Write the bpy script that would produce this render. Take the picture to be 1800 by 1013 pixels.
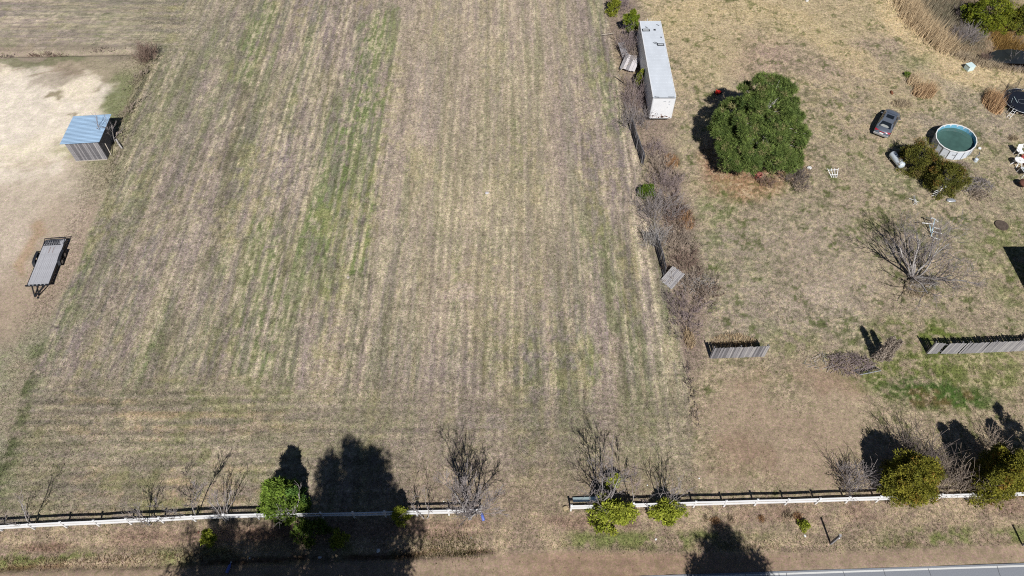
import bpy, math, random
import numpy as np
from mathutils import Vector, Matrix

scene = bpy.context.scene
for o in list(bpy.data.objects): bpy.data.objects.remove(o)
C = scene.collection
R = math.radians

# ------------------------------------------------------------------ camera
CAM_H = 56.8; PITCH = 54.0; FPX = 1272.0
cam_d = bpy.data.cameras.new('camera'); cam = bpy.data.objects.new('camera', cam_d); C.objects.link(cam)
cam_d.sensor_width = 36.0; cam_d.lens = 36.0*FPX/1800; cam_d.clip_end = 6000; cam_d.clip_start = 0.5
cam.location = (0, 0, CAM_H); cam.rotation_euler = (R(90-PITCH), 0, 0)
scene.camera = cam
# ------------------------------------------------------------------ light
SUN_EL = 46.5; SUN_AZ = 6.5          # shadows fall towards +y, leaning a few degrees to -x
w = bpy.data.worlds.new('World'); scene.world = w; w.use_nodes = True
nt = w.node_tree; nt.nodes.clear()
sky = nt.nodes.new('ShaderNodeTexSky'); sky.sky_type = 'NISHITA'; sky.sun_disc = False
sky.sun_elevation = R(SUN_EL); sky.sun_rotation = R(180-SUN_AZ); sky.air_density = 0.5; sky.dust_density = 0.1
bg = nt.nodes.new('ShaderNodeBackground'); bg.inputs['Strength'].default_value = 0.05
wo = nt.nodes.new('ShaderNodeOutputWorld')
nt.links.new(sky.outputs[0], bg.inputs[0]); nt.links.new(bg.outputs[0], wo.inputs[0])
sd = bpy.data.lights.new('sun', 'SUN'); sd.energy = 5.0; sd.angle = R(0.53); sd.color = (1.0, 0.975, 0.94)
sun = bpy.data.objects.new('sun', sd); C.objects.link(sun)
sdir = Vector((math.sin(R(SUN_AZ))*math.cos(R(SUN_EL)), -math.cos(R(SUN_AZ))*math.cos(R(SUN_EL)), math.sin(R(SUN_EL))))
sun.rotation_euler = sdir.to_track_quat('Z', 'Y').to_euler()
sun.location = (20, -60, 80)
vs = scene.view_settings; vs.view_transform = 'Standard'; vs.look = 'None'; vs.exposure = 0.0; vs.gamma = 1.0
vs.use_curve_mapping = False
scene.cycles.use_denoising = False; scene.cycles.filter_width = 1.1; scene.cycles.max_bounces = 6

# ------------------------------------------------------------------ helpers
_p = R(PITCH)
def P(px, py, z=0.0):
    """where the sight line of a spot in the photograph meets the height z"""
    u = -(py-506.5); r = px-900
    dy = math.cos(_p)*FPX + math.sin(_p)*u; dz = -math.sin(_p)*FPX + math.cos(_p)*u
    t = (CAM_H-z)/-dz
    return Vector((r*t, dy*t, z))
def proj(X, Y):
    F = Y*math.cos(_p) + CAM_H*math.sin(_p); U = Y*math.sin(_p) - CAM_H*math.cos(_p)
    F = np.maximum(F, 1.0)
    return 900 + X*FPX/F, 506.5 - U*FPX/F
def lin(c):
    c = np.asarray(c, float)/255.0
    return np.where(c <= 0.04045, c/12.92, ((c+0.055)/1.055)**2.4)

def mesh_np(name, V, T, col=None, smooth=False, alpha=None):
    V = np.asarray(V, np.float32); T = np.asarray(T, np.int32); k = T.shape[1]
    me = bpy.data.meshes.new(name)
    me.vertices.add(len(V)); me.vertices.foreach_set('co', V.ravel())
    me.loops.add(T.size); me.loops.foreach_set('vertex_index', T.ravel())
    me.polygons.add(len(T)); me.polygons.foreach_set('loop_start', np.arange(0, T.size, k, dtype=np.int32))
    if smooth: me.polygons.foreach_set('use_smooth', np.ones(len(T), bool))
    me.update(calc_edges=True)
    if col is not None:
        a = me.color_attributes.new('col', 'FLOAT_COLOR', 'POINT')
        cc = np.ones((len(V), 4), np.float32); cc[:, :3] = col
        if alpha is not None: cc[:, 3] = alpha
        a.data.foreach_set('color', cc.ravel())
    return me

class MB:
    def __init__(s): s.V = []; s.F = []
    def add(s, v, f):
        n = len(s.V); s.V += [tuple(x) for x in v]; s.F += [tuple(i+n for i in q) for q in f]; return s
    def box(s, c, d, rot=None):
        x, y, z = d[0]/2, d[1]/2, d[2]/2
        v = [Vector(p) for p in [(-x,-y,-z),(x,-y,-z),(x,y,-z),(-x,y,-z),(-x,-y,z),(x,-y,z),(x,y,z),(-x,y,z)]]
        if rot is not None: v = [rot @ p for p in v]
        v = [p+Vector(c) for p in v]
        return s.add(v, [(0,3,2,1),(4,5,6,7),(0,1,5,4),(1,2,6,5),(2,3,7,6),(3,0,4,7)])
    def bar(s, a, b, w, h=None, n=4, r1=None):
        a = Vector(a); b = Vector(b); d = (b-a)
        if d.length < 1e-6: return s
        up = Vector((0,0,1)) if abs(d.normalized().z) < .95 else Vector((0,1,0))
        q = d.normalized(); sx = q.cross(up).normalized(); sy = sx.cross(q)
        h = w if h is None else h
        if n == 4: ring = [(-.5,-.5),(.5,-.5),(.5,.5),(-.5,.5)]
        else: ring = [(.5*math.cos(2*math.pi*i/n), .5*math.sin(2*math.pi*i/n)) for i in range(n)]
        k = 1 if r1 is None else r1
        v = [a+sx*x*w+sy*y*h for x, y in ring] + [b+sx*x*w*k+sy*y*h*k for x, y in ring]
        f = [tuple(range(n))[::-1], tuple(range(n, 2*n))] + [(i, (i+1) % n, (i+1) % n+n, i+n) for i in range(n)]
        return s.add(v, f)
    def lathe(s, prof, n=16, c=(0,0,0), axis='z', close=False):
        v = []; f = []
        for r, z in prof:
            for i in range(n):
                a = 2*math.pi*i/n; x, y = r*math.cos(a), r*math.sin(a)
                p = (x, y, z) if axis == 'z' else ((z, x, y) if axis == 'x' else (x, z, y))
                v.append((p[0]+c[0], p[1]+c[1], p[2]+c[2]))
        m = len(prof)
        for j in range(m-1 if not close else m):
            for i in range(n):
                q = (j+1) % m
                f.append((j*n+i, j*n+(i+1) % n, q*n+(i+1) % n, q*n+i))
        return s.add(v, f)
    def mesh(s, name, smooth=False):
        me = bpy.data.meshes.new(name); me.from_pydata(s.V, [], s.F)
        if smooth:
            for p in me.polygons: p.use_smooth = True
        me.update(); return me

def obj(name, me, m=None, parent=None, loc=None, rz=None, smooth=False, bevel=0):
    if isinstance(me, MB): me = me.mesh(name, smooth)
    o = bpy.data.objects.new(name, me); C.objects.link(o)
    if m is not None and not me.materials: me.materials.append(m)
    if parent: o.parent = parent
    if loc is not None: o.location = loc
    if rz is not None: o.rotation_euler = (0, 0, rz)
    if bevel:
        b = o.modifiers.new('bevel', 'BEVEL'); b.width = bevel; b.segments = 2; b.limit_method = 'ANGLE'
    return o
def tag(o, label, cat, group=None, kind=None):
    o['label'] = label; o['category'] = cat
    if group: o['group'] = group
    if kind: o['kind'] = kind
    return o
def thing(name, label, cat, loc=(0,0,0), rz=0, group=None):
    o = bpy.data.objects.new(name, None); C.objects.link(o); o.location = loc; o.rotation_euler = (0, 0, rz)
    o.empty_display_size = .3
    return tag(o, label, cat, group)
def part(name, mb, m, parent, smooth=False, bevel=0, loc=None, rz=None, stuff=False):
    o = obj(name, mb, m, parent, loc, rz, smooth, bevel)
    if stuff: o['kind'] = 'stuff'
    return o

# ------------------------------------------------------------------ materials
def mat(name, color, rough=0.8, metal=0.0, var=0.15, scale=3.0, spec=0.3, bump=0.0, bscale=20, attr=False,
        col2=None, stretch=(1,1,1), coat=0):
    m = bpy.data.materials.new(name); m.use_nodes = True; n = m.node_tree.nodes; l = m.node_tree.links
    b = n['Principled BSDF']; b.inputs['Roughness'].default_value = rough; b.inputs['Metallic'].default_value = metal
    b.inputs['Specular IOR Level'].default_value = spec; b.inputs['Coat Weight'].default_value = coat
    tc = n.new('ShaderNodeTexCoord'); mp = n.new('ShaderNodeMapping'); mp.inputs['Scale'].default_value = stretch
    l.new(tc.outputs['Object'], mp.inputs[0])
    nz = n.new('ShaderNodeTexNoise'); nz.inputs['Scale'].default_value = scale; nz.inputs['Detail'].default_value = 6
    nz.inputs['Roughness'].default_value = .65
    l.new(mp.outputs[0], nz.inputs['Vector'])
    mr = n.new('ShaderNodeMapRange'); mr.inputs['From Min'].default_value = .3; mr.inputs['From Max'].default_value = .7
    l.new(nz.outputs['Fac'], mr.inputs['Value'])
    mx = n.new('ShaderNodeMix'); mx.data_type = 'RGBA'
    c = np.array(color[:3], float)
    c2 = np.array(col2, float) if col2 is not None else c*(1-var)
    c1 = c if col2 is not None else np.minimum(c*(1+var), .92)
    l.new(mr.outputs[0], mx.inputs['Factor'])
    mx.inputs['A'].default_value = (*c2, 1); mx.inputs['B'].default_value = (*c1, 1)
    out = mx.outputs['Result']
    if attr:
        at = n.new('ShaderNodeAttribute'); at.attribute_name = 'col'
        mm = n.new('ShaderNodeMix'); mm.data_type = 'RGBA'; mm.blend_type = 'MULTIPLY'; mm.inputs['Factor'].default_value = 1
        l.new(at.outputs['Color'], mm.inputs['A']); l.new(out, mm.inputs['B']); out = mm.outputs['Result']
    l.new(out, b.inputs['Base Color'])
    if bump:
        n2 = n.new('ShaderNodeTexNoise'); n2.inputs['Scale'].default_value = bscale; n2.inputs['Detail'].default_value = 5
        l.new(mp.outputs[0], n2.inputs['Vector'])
        bp = n.new('ShaderNodeBump'); bp.inputs['Strength'].default_value = bump; bp.inputs['Distance'].default_value = .05
        l.new(n2.outputs['Fac'], bp.inputs['Height']); l.new(bp.outputs[0], b.inputs['Normal'])
    return m

M = {}
M['white_pvc'] = mat('white vinyl', (.80,.80,.80), .35, var=.04, scale=1.5)
M['white_paint'] = mat('white painted metal', (.76,.77,.79), .4, var=.07, scale=.9, spec=.5, bump=.1, bscale=2)
M['trailer_front'] = mat('white painted nose', (.78,.79,.80), .45, var=.05, scale=2)
M['rust'] = mat('rust', (.20,.085,.045), .9, var=.5, scale=14)
M['roof_sheet'] = mat('trailer roof sheet', (.62,.66,.71), .45, var=.08, scale=.8, spec=.5, stretch=(1,.4,1))
M['tar'] = mat('roof tar', (.035,.04,.05), .7, var=.3, scale=9)
M['patch'] = mat('roof patch sheet', (.45,.47,.48), .5, var=.2, scale=9)
M['black_metal'] = mat('black metal', (.018,.02,.025), .5, var=.35, scale=6, spec=.5)
M['rubber'] = mat('tyre rubber', (.02,.02,.021), .85, var=.3, scale=8)
M['rim'] = mat('steel rim', (.35,.36,.37), .4, .6, scale=5)
M['galv'] = mat('corrugated metal', (.30,.43,.58), .42, .15, var=.14, scale=1.2, spec=.5, stretch=(.4,2,1))
M['grey_metal'] = mat('galvanised steel', (.42,.44,.47), .45, .4, var=.15, scale=4)
M['board'] = mat('weathered board', (.26,.25,.26), .9, var=.35, scale=5, stretch=(4,4,.7), bump=.3, bscale=8)
M['board_dark'] = mat('dark weathered board', (.15,.145,.155), .9, var=.35, scale=5, stretch=(4,4,.7), bump=.3, bscale=8)
M['board_pale'] = mat('pale weathered board', (.36,.345,.345), .9, var=.3, scale=5, stretch=(4,4,.7), bump=.3, bscale=8)
M['deck_wood'] = mat('grey deck plank', (.40,.40,.425), .85, var=.3, scale=4, stretch=(6,.6,3), bump=.2, bscale=9)
M['deck_red'] = mat('reddish deck plank', (.24,.19,.18), .85, var=.35, scale=4, stretch=(6,.6,3))
M['wood_new'] = mat('pale wood', (.45,.40,.34), .8, var=.2, scale=6)
M['panel'] = mat('weathered sheet panel', (.56,.53,.54), .8, var=.15, scale=3, stretch=(3,.8,1))
M['bark'] = mat('grey bark', (.22,.20,.19), .95, var=.35, scale=5, bump=.4)
M['bark_pale'] = mat('pale bark', (.40,.375,.36), .95, var=.3, scale=5)
M['twig'] = mat('bare grey twigs', (.30,.265,.26), .95, var=.3, scale=2)
M['twig_dark'] = mat('bare brown twigs', (.19,.155,.14), .95, var=.35, scale=1.5)
M['twig_purple'] = mat('bare mauve twigs', (.29,.23,.225), .95, var=.3, scale=1.2)
M['twig_tan'] = mat('bare tan twigs', (.37,.30,.24), .95, var=.3, scale=1.5)
M['twig_red'] = mat('rust brown twigs', (.25,.175,.14), .95, var=.3, scale=1.5)
M['leaf'] = mat('foliage', (1,1,1), .75, var=.15, scale=1.2, spec=.25, attr=True)
M['drygrass'] = mat('dry grass blades', (1,1,1), .9, var=.1, scale=2, spec=.15, attr=True)
M['car'] = mat('dark grey car paint', (.165,.19,.235), .3, .35, var=.05, scale=2, spec=.6, coat=.6)
M['glass'] = mat('dark glass', (.012,.016,.022), .08, spec=.8, var=.2)
M['dash'] = mat('pale parcel shelf', (.28,.29,.28), .6, var=.15)
M['tail'] = mat('red tail lamp', (.35,.012,.03), .25, spec=.6, var=.1)
M['head'] = mat('head lamp glass', (.5,.52,.55), .15, spec=.8, var=.1)
M['bumper'] = mat('silver bumper', (.42,.43,.45), .3, .3, var=.05)
M['pool_wall'] = mat('white pool panel', (.62,.66,.72), .55, var=.08, scale=3)
M['pool_liner'] = mat('blue pool liner', (.16,.40,.55), .5, var=.12, scale=2)
M['pool_water'] = mat('green pool water', (.062,.125,.108), .12, var=.25, scale=.8, spec=.5)
M['pond'] = mat('pond water', (.022,.026,.03), .08, var=.25, scale=.7, spec=.6)
M['net'] = mat('black netting', (.03,.03,.035), .9)
M['mat_black'] = mat('black trampoline mat', (.010,.013,.022), .6, var=.3)
M['pad'] = mat('grey blue spring pad', (.16,.22,.26), .7, var=.3, scale=5)
M['tank'] = mat('white tank paint', (.56,.62,.68), .35, var=.08, scale=3, spec=.5)
M['red'] = mat('faded red plastic', (.42,.07,.06), .5, var=.15)
M['bright_red'] = mat('bright red plastic', (.65,.03,.02), .5, var=.1)
M['pink'] = mat('faded pink red plastic', (.55,.22,.18), .6, var=.2)
M['brownred'] = mat('rusty fire bowl', (.16,.07,.05), .8, var=.3, scale=6)
M['blue'] = mat('blue plastic', (.12,.17,.50), .4, var=.1)
M['lightblue'] = mat('light blue painted wood', (.42,.58,.68), .6, var=.2, scale=6)
M['white_cloth'] = mat('white plastic', (.78,.78,.77), .5, var=.04)
M['pale_teal'] = mat('pale teal enamel', (.62,.76,.76), .4, var=.05)
M['asphalt'] = mat('asphalt', (.235,.25,.28), .9, var=.12, scale=14, bump=.25, bscale=60)
M['line'] = mat('worn white road paint', (.66,.66,.64), .7, var=.1, scale=18)
M['crack'] = mat('tar crack sealer', (.12,.125,.14), .9, var=.2, scale=20)
M['shingle'] = mat('dark roof shingle', (.06,.055,.055), .9, var=.3, scale=6)
M['siding'] = mat('pale siding', (.5,.5,.48), .7, var=.06)
M['glass_top'] = mat('grey glass table top', (.16,.20,.21), .15, spec=.7, var=.15)
M['dirt'] = mat('dark soil', (.10,.075,.06), .95, var=.4, scale=6, bump=.5)
M['stone'] = mat('tan sandstone', (.42,.33,.20), .9, var=.2, scale=6, bump=.3)

# ------------------------------------------------------------------ noise
def vnoise(x, y, seed):
    xi = np.floor(x).astype(np.int64); yi = np.floor(y).astype(np.int64)
    fx = x-xi; fy = y-yi; fx = fx*fx*(3-2*fx); fy = fy*fy*(3-2*fy)
    def h(a, b):
        n = (a*374761393 + b*668265263 + seed*974634777) & 0xffffffff
        n = ((n ^ (n >> 13))*1274126177) & 0xffffffff
        n = (n ^ (n >> 16))
        return (n & 0xffffff)/float(0xffffff)
    return (h(xi,yi)*(1-fx)+h(xi+1,yi)*fx)*(1-fy) + (h(xi,yi+1)*(1-fx)+h(xi+1,yi+1)*fx)*fy
def fbm(x, y, seed, oct=4, g=.5):
    s = 0; a = 1; t = 0
    for i in range(oct):
        s = s + a*vnoise(x*2**i+17.3*i, y*2**i-9.1*i, seed+i*31); t += a; a *= g
    return s/t
def ss(x, a, b):
    t = np.clip((x-a)/(b-a), 0, 1); return t*t*(3-2*t)
def inter(py, pts):
    pts = sorted(pts, key=lambda q: q[1])
    return np.interp(py, [q[1] for q in pts], [q[0] for q in pts])
def segdist(px, py, pts):
    d = np.full(px.shape, 1e9)
    for (x0, y0), (x1, y1) in zip(pts[:-1], pts[1:]):
        dx, dy = x1-x0, y1-y0; t = np.clip(((px-x0)*dx+(py-y0)*dy)/(dx*dx+dy*dy), 0, 1)
        d = np.minimum(d, np.hypot(px-x0-t*dx, py-y0-t*dy))
    return d
def ell(px, py, cx, cy, rx, ry, ang=0):
    a = R(ang); dx, dy = px-cx, py-cy
    u = (dx*math.cos(a)+dy*math.sin(a))/rx; v = (-dx*math.sin(a)+dy*math.cos(a))/ry
    return np.sqrt(u*u+v*v)

FIELD_L = [(290,60),(262,110),(232,180),(205,260),(185,340),(150,430),(110,520),(75,620),(35,700),(8,800),(-20,900)]
FIELD_R = [(1062,0),(1085,120),(1115,240),(1130,330),(1150,430),(1180,520),(1195,600),(1212,700),(1222,860)]
WHITE_FENCE_Y = lambda px: np.interp(px, [-200,0,845,1003,1400,1800,2100], [938,932,905,899,881,870,866])
POND = [(1775,88,46,20,8),(1830,98,70,22,5)]

def ground(X, Y):
    """ground cover colour (linear), height and tuft density at world points"""
    PX, PY = proj(X, Y)
    wob = (fbm(X*.5, Y*.5, 5, 3)-.5)
    wx = PX + wob*30; wy = PY + (fbm(X*.45, Y*.45, 8, 3)-.5)*30
    N1 = fbm(X*.07, Y*.07, 1, 4); N2 = fbm(X*.25, Y*.25, 2, 4); N3 = fbm(X*1.1, Y*1.1, 3, 4, .6); N4 = fbm(X*3.1, Y*3.1, 4, 2)
    C_ = lambda r, g, b: lin((r, g, b))[None, :]
    def mixc(a, b, f): f = np.clip(f, 0, 1)[:, None]; return a*(1-f)+b*f
    tan = C_(161,148,130); grey = C_(146,136,127); mauve = C_(136,123,117); straw = C_(184,168,138); bright = C_(202,188,158)
    green = C_(122,129,88); lush = C_(100,122,64); olive = C_(147,144,110); dkgreen = C_(94,102,68); brown = C_(140,118,94)
    tuft = np.full(X.shape, .55)
    xl = inter(wy, FIELD_L); xr = inter(wy, FIELD_R)
    infield = ss(PX + wob*14 - inter(PY, FIELD_L), -4, 6)*(1-ss(PX + wob*14 - inter(PY, FIELD_R), -6, 6))
    # ------------ mown field: rows run along y, headland rows along x near the road end
    Xr = X + (Y-50)*.0 + np.where(X < -12, (X+12)*-.0, 0)
    head = ss(wy + (PX-600)*-.02, 650, 720)*ss(Xr, -60, -40)
    headL = head*(1-ss(PX, 380, 700)*.5)
    top = 1-ss(wy, 70, 120); top = top*(1-ss(PX, 230, 420))
    hh = np.clip(headL + top, 0, 1)
    rowA = fbm(Xr*.9, Y*.035, 11, 3); rowB = fbm(X*.05+3, Y*.95, 12, 3)
    row = rowA*(1-hh)+rowB*hh
    r2A = fbm(Xr*2.6, Y*.10, 13, 2); r2B = fbm(X*.12, Y*2.4, 14, 2); r2 = r2A*(1-hh)+r2B*hh
    r3A = fbm(Xr*1.5+40, Y*.05, 15, 2); r3B = fbm(X*.07, Y*1.4, 16, 2); r3 = r3A*(1-hh)+r3B*hh
    saw = .5+.5*np.sin(2*math.pi*(Xr+.25*(fbm(X*.12, Y*.03, 90, 2)-.5)*5)/0.95)       # swath marks of the mower
    sawh = .5+.5*np.sin(2*math.pi*(Y+.8*(fbm(X*.06, Y*.2, 91, 2)-.5))/0.95)
    sw = saw*(1-hh)+sawh*hh
    f = mixc(tan*np.ones((len(X), 1)), grey, ss(row, .42, .62))
    f = mixc(f, mauve, ss(N2*.4+r3*.6, .5, .66)*.5)
    f = mixc(f, olive, ss(N1*.55+row*.45, .46, .60)*.6)
    gbase = ss(fbm(X*.11+9, Y*.045, 21, 3)*.6+rowA*.4, .5, .62)*.65
    # the green bands the photo shows
    def band(pts, wdt):
        return 1-ss(segdist(wx, wy, pts), wdt*.35, wdt)
    gb = np.maximum.reduce([band([(668,60),(640,200),(600,330),(560,430)], 52)*.95, band([(690,20),(668,180),(648,360),(628,470)], 20),
        band([(468,20),(438,100),(425,140)], 34)*.8, band([(905,215),(912,300)], 14)*.8, band([(806,420),(800,540)], 9), band([(600,210),(575,480)], 60)*.5,
        band([(470,420),(440,640)], 60)*.55, band([(1040,380),(1090,560)], 34)*.45, band([(1040,90),(1090,220)], 36)*.5,
        band([(175,280),(120,560),(60,700)], 26)*.5, band([(300,520),(250,660)], 18)*.4, band([(340,700),(420,745)], 18)*.6,
        band([(20,760),(0,860)], 30)*.95, band([(60,680),(22,790)], 18)*.7,
        band([(1030,590),(1045,660)], 18)*.6, band([(235,160),(210,240)], 24)*.5, band([(900,560),(1000,700)], 20)*.2])
    gmask = np.clip(gbase + gb*ss(N3*.5+r2*.5, .30, .52), 0, 1)
    f = mixc(f, green, gmask*ss(N3, .2, .5)*.9)
    f = mixc(f, lush, gb*ss(N3*.4+r2*.6, .38, .56)*.75)
    straw_m = ss(r2*.75+N3*.25, .50, .64)*(.35+.65*ss(row, .35, .6))
    f = mixc(f, straw, straw_m*.5*(1-gb*.5))
    sl = ss(sw, .55, .90)*ss(fbm(X*.45+7, Y*.016, 33, 2)*(1-hh)+fbm(X*.05, Y*.5, 34, 2)*hh, .44, .56)*ss(N3, .2, .5)
    f = mixc(f, bright, sl*.62*ss(N4,.2,.55))
    dk = ss(1-sw, .6, .95)*ss(fbm(X*.4+70, Y*.018, 35, 2)*(1-hh)+fbm(X*.05, Y*.6, 36, 2)*hh, .46, .62)
    f = f*(1-.22*dk*ss(N3, .3, .7))[:, None]
    hs = head*ss(r3B*.5+N3*.5, .46, .62)*(1-ss(PX, 300, 620))*ss(PX, 90, 160)
    f = mixc(f, C_(196,170,128), hs*.7)
    tuft = tuft + .25*gmask + .2*ss(row, .4, .6)
    # dark weedy rows left of the middle
    dr = band([(425,160),(405,270),(383,400),(365,470)], 16); f = mixc(f, C_(112,106,84), dr*.7)
    dr = band([(508,300),(500,400),(495,470)], 10); f = mixc(f, C_(112,106,84), dr*.5)
    # pale patches
    f = mixc(f, C_(172,156,148), (1-ss(ell(wx,wy,808,520,36,18,-20),.6,1.0))*.8)
    f = mixc(f, C_(196,184,146), (1-ss(ell(wx,wy,850,360,130,70),.2,1.0))*.45)
    f = mixc(f, C_(180,164,150), (1-ss(ell(wx,wy,735,240,26,30),.5,1.0))*.6)
    f = mixc(f, C_(108,96,92), (1-ss(wy, 860, 950))*0)
    def rowfbm(a, b, sd, o, g=.5): return fbm(X*a+5, Y*b, sd, o, g)*(1-hh) + fbm(X*b, Y*a+9, sd+1, o, g)*hh
    N5 = rowfbm(3.6, 1.1, 44, 3, .65); N6 = rowfbm(1.1, .09, 145, 3)
    f = mixc(f, C_(98,96,72), ss(N5*.6+N6*.4, .52, .64)*.55)
    f = mixc(f, C_(200,187,156), ss(1-N5, .52, .66)*ss(1-N6, .44, .58)*.55)
    f = mixc(f, C_(118,124,78), ss(fbm(X*.5+60, Y*.5, 148, 3), .50, .62)*ss(N3, .40, .58)*(.30+.45*head)*ss(PX, 900, 300))
    f = mixc(f, C_(158,150,100), ss(fbm(X*.35+80, Y*.12, 149, 3), .54, .64)*ss(N3, .40, .6)*.3)
    f = mixc(f, C_(128,116,116), ss(rowfbm(2.4, .22, 46, 3), .52, .64)*.35)
    f = mixc(f, C_(134,124,100), ss(wy, 640, 720)*.38)  # browner weedy near end, also darkened so the colour carries the steep-view light falloff
    r4 = rowfbm(6.0, .07, 151, 2); f = f*(1+(r4-.5)*.42)[:, None]
    cen = (1-ss(np.abs(PX-850), 90, 230))*(1-ss(wy, 520, 660)); f = mixc(f, C_(178,163,138), cen*.36)
    lf = (1-ss(PX+wy*.35, 430, 620)); f = mixc(f, C_(132,125,112), lf*.18)
    f = f*np.array([1.07, 1.045, 1.10])*(1+.05*(1-ss(wy, 300, 640)))[:, None]
    # slow thinning towards the bottom of the field
    low = ss(wy, 760, 880)*ss(PX, 560, 760); f = mixc(f, C_(150,132,112), low*.55)
    # gateway track
    gt = (1-ss(np.abs(wx-925), 45, 95))*ss(wy, 830, 900); f = mixc(f, C_(156,138,118), gt*.7); tuft *= 1-.4*gt

    # ------------ left yard: bare sand
    sand = C_(224,211,194); sand2 = C_(202,186,168); track = C_(166,148,130)
    L = mixc(np.repeat(track, len(X), 0), C_(158,146,124), ss(N1, .4, .6))
    ps = 1-ss(ell(PX+wob*90, PY+(N2-.5)*70, 20, 215, 205, 118, -8), .55, 1.05)
    ps = np.maximum(ps, (1-ss(ell(PX+wob*60, PY+(N2-.5)*40, 130, 185, 100, 42, -22), .6, 1.05))*.9)
    streak = fbm((X*.94+Y*.34)*.30, (Y*.94-X*.34)*1.6, 41, 4)
    L = mixc(L, sand2, (1-ss(ell(PX, PY, 20, 330, 150, 190, 12), .5, 1.1))*.75)
    L = mixc(L, sand, ps*ss(streak*.5+.35*ps+N3*.15, .38, .55))
    L = mixc(L, C_(226,211,184), ps*ss(N2, .5, .7)*.5)
    dpt = np.maximum(1-ss(ell(wx,wy,95,168,26,9,-14),.5,1), np.maximum(1-ss(ell(wx,wy,118,198,15,5,-20),.4,1), 1-ss(ell(wx,wy,178,153,20,6,-18),.4,1)))
    L = mixc(L, C_(150,138,116), dpt*ss(N3, .3, .6))
    L = mixc(L, C_(168,150,130), (1-ss(segdist(wx,wy,[(95,380),(60,470),(20,560)]), 10, 50))*.6)
    L = mixc(L, C_(172,142,112), (1-ss(segdist(wx,wy,[(72,395),(58,420),(38,470)]), 3, 16))*.55)
    L = mixc(L, C_(142,128,112), (1-ss(ell(wx,wy,95,140,60,18,-10),.5,1.1))*.6)
    L = mixc(L, C_(136,124,112), (1-ss(np.abs(wy-(98-.02*PX)), 5, 14))*.55)
    lg = ss(wy+PX*.6, 560, 660)*(.5+.5*ss(N2, .35, .6)); L = mixc(L, C_(150,148,124), lg*.8); L = mixc(L, green, lg*ss(N3, .48, .65)*.5)
    L = mixc(L, C_(146,142,122), lg*ss(N1, .5, .6)*.5)
    ed = 1-ss(np.abs(wx-xl+26), 8, 34); L = mixc(L, green, ed*ss(wy, 110, 150)*(1-ss(wy,250,330))*.75)
    L = mixc(L, C_(140,138,92), (1-ss(ell(wx,wy,125,270,50,14),.4,1.1))*.6)
    L = mixc(L, dkgreen, (1-ss(segdist(wx,wy,[(0,112),(60,110),(140,106)]), 3, 9))*.6)
    tl = np.clip(.12+.6*lg+.5*ed, 0, 1)*(1-ps)
    # ------------ far left field above the ditch line
    isleft = 1-infield; leftside = (PX < 600)
    above = (1-ss(wy, 84, 92))*ss(PX, -2000, 0)

    # ------------ right yard
    Rr = mixc(np.repeat(C_(162,147,126), len(X), 0), C_(184,166,134), ss(1-PY/400+N2*.6, .75, 1.15))
    Rr = mixc(Rr, C_(192,171,137), ss(N3, .42, .62)*(1-ss(wy, 100, 420))*.6)
    Rr = mixc(Rr, C_(158,146,132), ss(N1, .48, .6)*.5)
    Rr = mixc(Rr, C_(134,134,100), ss(N2*.5+N3*.5, .48, .62)*(.2+.35*ss(wy, 180, 330)))
    Rr = mixc(Rr, C_(168,148,132), (1-ss(ell(wx,wy,1430,110,110,34,12),.4,1.2))*.8)
    Rr = mixc(Rr, C_(158,140,126), (1-ss(ell(wx,wy,1560,85,80,20,8),.4,1.2))*.7)
    Rr = mixc(Rr, C_(170,142,132), (1-ss(ell(wx,wy,1340,110,60,60,40),.3,1.2))*.4)
    Rr = mixc(Rr, C_(212,188,146), (1-ss(segdist(wx,wy,[(1555,0),(1590,50),(1650,110),(1720,135),(1800,140)]), 10, 36))*.75)
    Rr = mixc(Rr, C_(140,140,98), (1-ss(ell(wx,wy,1610,110,50,18,10),.4,1.2))*.6)
    arc = np.abs(ell(wx, wy, 1310, 165, 215, 150, 10)-1); Rr = mixc(Rr, C_(206,184,140), (1-ss(arc, .05, .2))*(wy < 140)*.4)
    Rr = mixc(Rr, C_(162,146,130), (1-ss(ell(wx,wy,1440,440,170,110,20),.3,1.1))*.75)
    Rr = mixc(Rr, C_(184,166,150), (1-ss(ell(wx,wy,1450,530,120,60,0),.2,1.1))*ss(N3,.4,.6)*.6)
    Rr = mixc(Rr, C_(152,116,92), (1-ss(ell(wx,wy,1320,285,100,66),.65,1.15))*.85)       # pine straw
    Rr = mixc(Rr, C_(170,138,104), (1-ss(ell(wx,wy,1310,330,100,30),.4,1.2))*.5)
    Rr = mixc(Rr, C_(120,130,84), (1-ss(ell(wx,wy,1260,370,40,80,-20),.3,1.1))*ss(N3,.4,.6)*.6)
    lowr = ss(wy, 560, 660)
    Rr = mixc(Rr, C_(166,148,122), lowr*.6)
    bare = (1-ss(np.abs(PX-1385+wob*110), 90, 185))*(1-ss(np.abs(PY-765+(N2-.5)*150), 60, 125))
    Rr = mixc(Rr, C_(160,140,119), bare*.85); Rr = mixc(Rr, C_(146,122,103), bare*ss(N2, .45, .65)*.6)
    Rr = mixc(Rr, C_(170,152,128), (1-ss(ell(wx,wy,1560,740,130,50,10),.3,1.2))*.6)
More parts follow.
